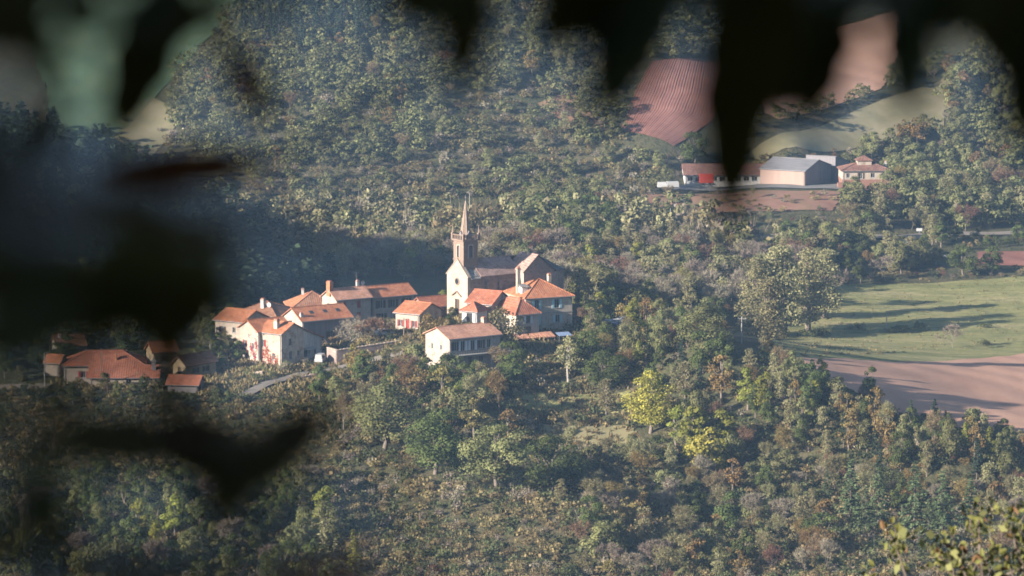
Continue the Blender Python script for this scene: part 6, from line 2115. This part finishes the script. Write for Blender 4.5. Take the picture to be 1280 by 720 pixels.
BRANCHES = [([(1500, -180, 2.9), (1200, -100, 2.7), (900, -90, 2.6), (640, -100, 2.5), (430, -90, 2.4)], .010),
            ([(-500, -150, 2.6), (-150, -60, 2.2), (120, -60, 2.3), (330, -60, 2.5)], .012),
            ([(-500, 250, 2.2), (-150, 230, 1.9), (60, 245, 2.0), (190, 262, 2.15), (300, 290, 2.3)], .007),
            ([(-500, 560, 2.3), (-120, 555, 1.95), (60, 545, 2.0), (200, 540, 2.1), (400, 535, 2.25)], .006),
            ([(-500, 780, 2.2), (0, 790, 1.95), (300, 770, 1.95), (560, 770, 2.1)], .007)]
rngf = random.Random(4)
limbs = []
for pts, r in BRANCHES:
    P = [point(x, y, near_d(x, d)) + cinv for x, y, d in pts]
    root = P[0] + Vector((0, -.4, .2))
    o = MB().tube([root] + P, [r * 1.6] + [r * (1 - .6 * i / len(P)) for i in range(len(P))], 7).build('branch', M['bark_dark'], chest)
    limbs.append((o, P))
# limbs out of the picture that carry the branches
for o, P in limbs:
    st = Vector((-2.9, -1.1, .6)) + cinv
    e = P[0] + Vector((0, -.4, .2))
    MB().tube([st, (st + e) / 2 + Vector((-.2, -.3, .5)), e], [.08, .05, .016], 8).build('limb', M['bark_dark'], chest)
for spec in FG:
    bx, by, tx_, ty_, wpx, d = spec[:6]
    d = near_d(bx, d)
    b, t = point(bx, by, d), point(tx_, ty_, d + rngf.uniform(-.12, .12))
    ln = (t - b).length
    V, F_ = leaf_mesh(ln, wpx / FPX * d * 1.05, rngf.uniform(.05, .2), rngf.uniform(.1, .3))
    x = (t - b).normalized()
    view = b.normalized()
    y = view.cross(x).normalized()
    y = (y + view * rngf.uniform(-.35, .35)).normalized()
    z = x.cross(y).normalized()
    y = z.cross(x)
    mt = Matrix((x, y, z)).transposed()
    me = bpy.data.meshes.new('leaf')
    base = b + cinv
    par = min(limbs, key=lambda q: min((base - p).length for p in q[1]))
    me.from_pydata([tuple(mt @ Vector(v) + base) for v in V], [], F_)
    me.materials.append(M['leaf_brown' if len(spec) > 6 else 'leaf_near'])
    o = bpy.data.objects.new('leaf', me)
    COL.objects.link(o)
    o.parent = par[0]
    # leaf stalk to the nearest point of its branch
    near = min(par[1], key=lambda p: (base - p).length)
    for i in range(len(par[1]) - 1):
        p0, p1 = par[1][i], par[1][i + 1]
        f = max(0, min(1, (base - p0).dot(p1 - p0) / (p1 - p0).length_squared))
        c = p0 + (p1 - p0) * f
        if (c - base).length < (near - base).length: near = c
    MB().tube([near, (near + base) / 2 + Vector((0, 0, .01)), base], [.002, .0016, .0013], 5).build('stalk', M['bark_dark'], par[0])

# ------------------------------------------------------------------ sunlit young tree whose top reaches into the lower right corner
YB = 30.0
yx = (1210 - 640) / FPX * YB
yt = empty('young_oak', (yx, YB, hz(yx, YB) - .2)); tag(yt, 'sunlit leafy twigs of a near tree top in the lower right corner', 'tree')
inv = -yt.location
rngy = np.random.default_rng(8)
topz = at(1200, 745, YB)
MB().tube([(0, 0, 0), (.2, .1, 5), (-.1, 0, 9), topz + inv], [.16, .13, .09, .035], 9).build('trunk', M['bark'], yt)
TW = [[(1140, 745), (1128, 705), (1118, 680), (1108, 662)], [(1140, 745), (1126, 700), (1120, 668), (1119, 655)],
      [(1200, 760), (1185, 705), (1165, 690), (1150, 665)], [(1195, 740), (1190, 700), (1192, 672), (1180, 662)], [(1180, 745), (1172, 715), (1178, 700), (1172, 690)],
      [(1230, 750), (1224, 690), (1224, 660), (1222, 634)], [(1230, 740), (1225, 680), (1212, 660), (1216, 632)], [(1260, 750), (1250, 700), (1238, 670), (1236, 648)],
      [(1290, 745), (1270, 690), (1265, 650), (1272, 625)], [(1290, 720), (1262, 660), (1252, 640), (1240, 626)], [(1300, 700), (1280, 680), (1275, 655), (1282, 640)],
      [(1215, 760), (1210, 725), (1200, 705), (1205, 690)], [(1250, 760), (1240, 720), (1232, 700), (1246, 684)], [(1180, 770), (1190, 735), (1200, 722), (1196, 706)], [(1280, 770), (1270, 730), (1262, 708), (1256, 696)], [(1090, 770), (1088, 730), (1086, 722), (1088, 716)],
      [(1230, 770), (1222, 735), (1216, 715), (1222, 702)], [(1300, 760), (1290, 720), (1276, 700), (1270, 690)]]
stock = [leaf_mesh(.062, .033, c, f, 6, .02) for c, f in ((.1, .2), (.3, .3), (.2, .5), (.4, .15))]
meshes = {}
for k in (0, 1):
    for j, (V, F_) in enumerate(stock):
        me = bpy.data.meshes.new('leaf')
        me.from_pydata(V, [], F_)
        me.materials.append(M['leaf_twig_brown' if k else 'leaf_twig'])
        meshes[k, j] = me
nleaf = 0
for ti, tw in enumerate(TW):
    dep = [YB + rngy.uniform(-.5, .5)] * 4
    P = [at(*p, d) + inv for p, d in zip(tw, dep)]
    if ti < 99:
        P = [Vector(topz + inv)] + P if P[0].z > topz.z + inv.z else P
    b = MB().tube(P, [.014] + [.011, .008, .006, .003][-len(P) + 1:] if len(P) == 5 else [.011, .008, .006, .003], 6).build('twig', M['bark'], yt)
    seg = resample([tuple(p) for p in P[-3:]], 12)
    for i in range(16 if nleaf < 285 else 0):
        q = Vector(seg[rngy.integers(2, 12)]) + Vector(rngy.normal(size=3)) * .028
        o = bpy.data.objects.new('leaf', meshes[int(rngy.random() < .15), int(rngy.integers(0, 4))])
        COL.objects.link(o)
        o.parent = b
        o.location = q
        d = Vector(rngy.normal(size=3)) + Vector((0, -.3, .5))
        o.rotation_euler = (d.to_track_quat('X', 'Z').to_matrix() @ Matrix.Rotation(rngy.uniform(0, 6), 3, 'X')).to_euler()
        s = rngy.uniform(.75, 1.25)
        o.scale = (s, s, s)
        nleaf += 1
# the leaves past the counted ones, and the lower crown below the frame
ex = []
for ti, tw in enumerate(TW):
    sg_ = resample([tuple(at(*p, YB) + inv) for p in tw], 20)
    k = rngy.integers(1, 20, 14)
    ex.append(sg_[k] + rngy.normal(size=(14, 3)) * .05)
ex = np.concatenate(ex)
V, F_ = leaf_quads(ex, unit(rngy.normal(size=(len(ex), 3)) + np.array([0, -.3, .5])), .065, rngy, 1.3)
tag(link('small_leaves', np_mesh('small_leaves', V, F_, LM['oak'], attr4(np.repeat(rngy.random(len(ex)), 4))), yt), kind='stuff')
#
c = np.stack([rngy.normal(size=1800) * 1.1, rngy.normal(size=1800) * 1.1, rngy.uniform(5.5, (topz + inv).z - .35, 1800)], 1)
V, F_ = leaf_quads(c, unit(rngy.normal(size=(1800, 3))), .09, rngy)
link('crown', np_mesh('crown', V, F_, LM['lime'], attr4(np.repeat(rngy.random(1800), 4))), yt)

# ------------------------------------------------------------------ air
hm = bpy.data.materials.new('thin valley haze')
hm.use_nodes = True
nt = hm.node_tree
nt.nodes.remove(nt.nodes["Principled BSDF"])
pv = nt.nodes.new("ShaderNodeVolumePrincipled")
pv.inputs["Color"].default_value = (.42, .66, 1.0, 1)
pv.inputs["Density"].default_value = HAZE
pv.inputs["Anisotropy"].default_value = .2
nt.links.new(pv.outputs[0], nt.nodes["Material Output"].inputs["Volume"])
hb_ = MB().box(-905, 905, -405, 2005, -163, 95).build('haze', hm)
tag(hb_, 'thin bluish haze in the valley air', kind='stuff')
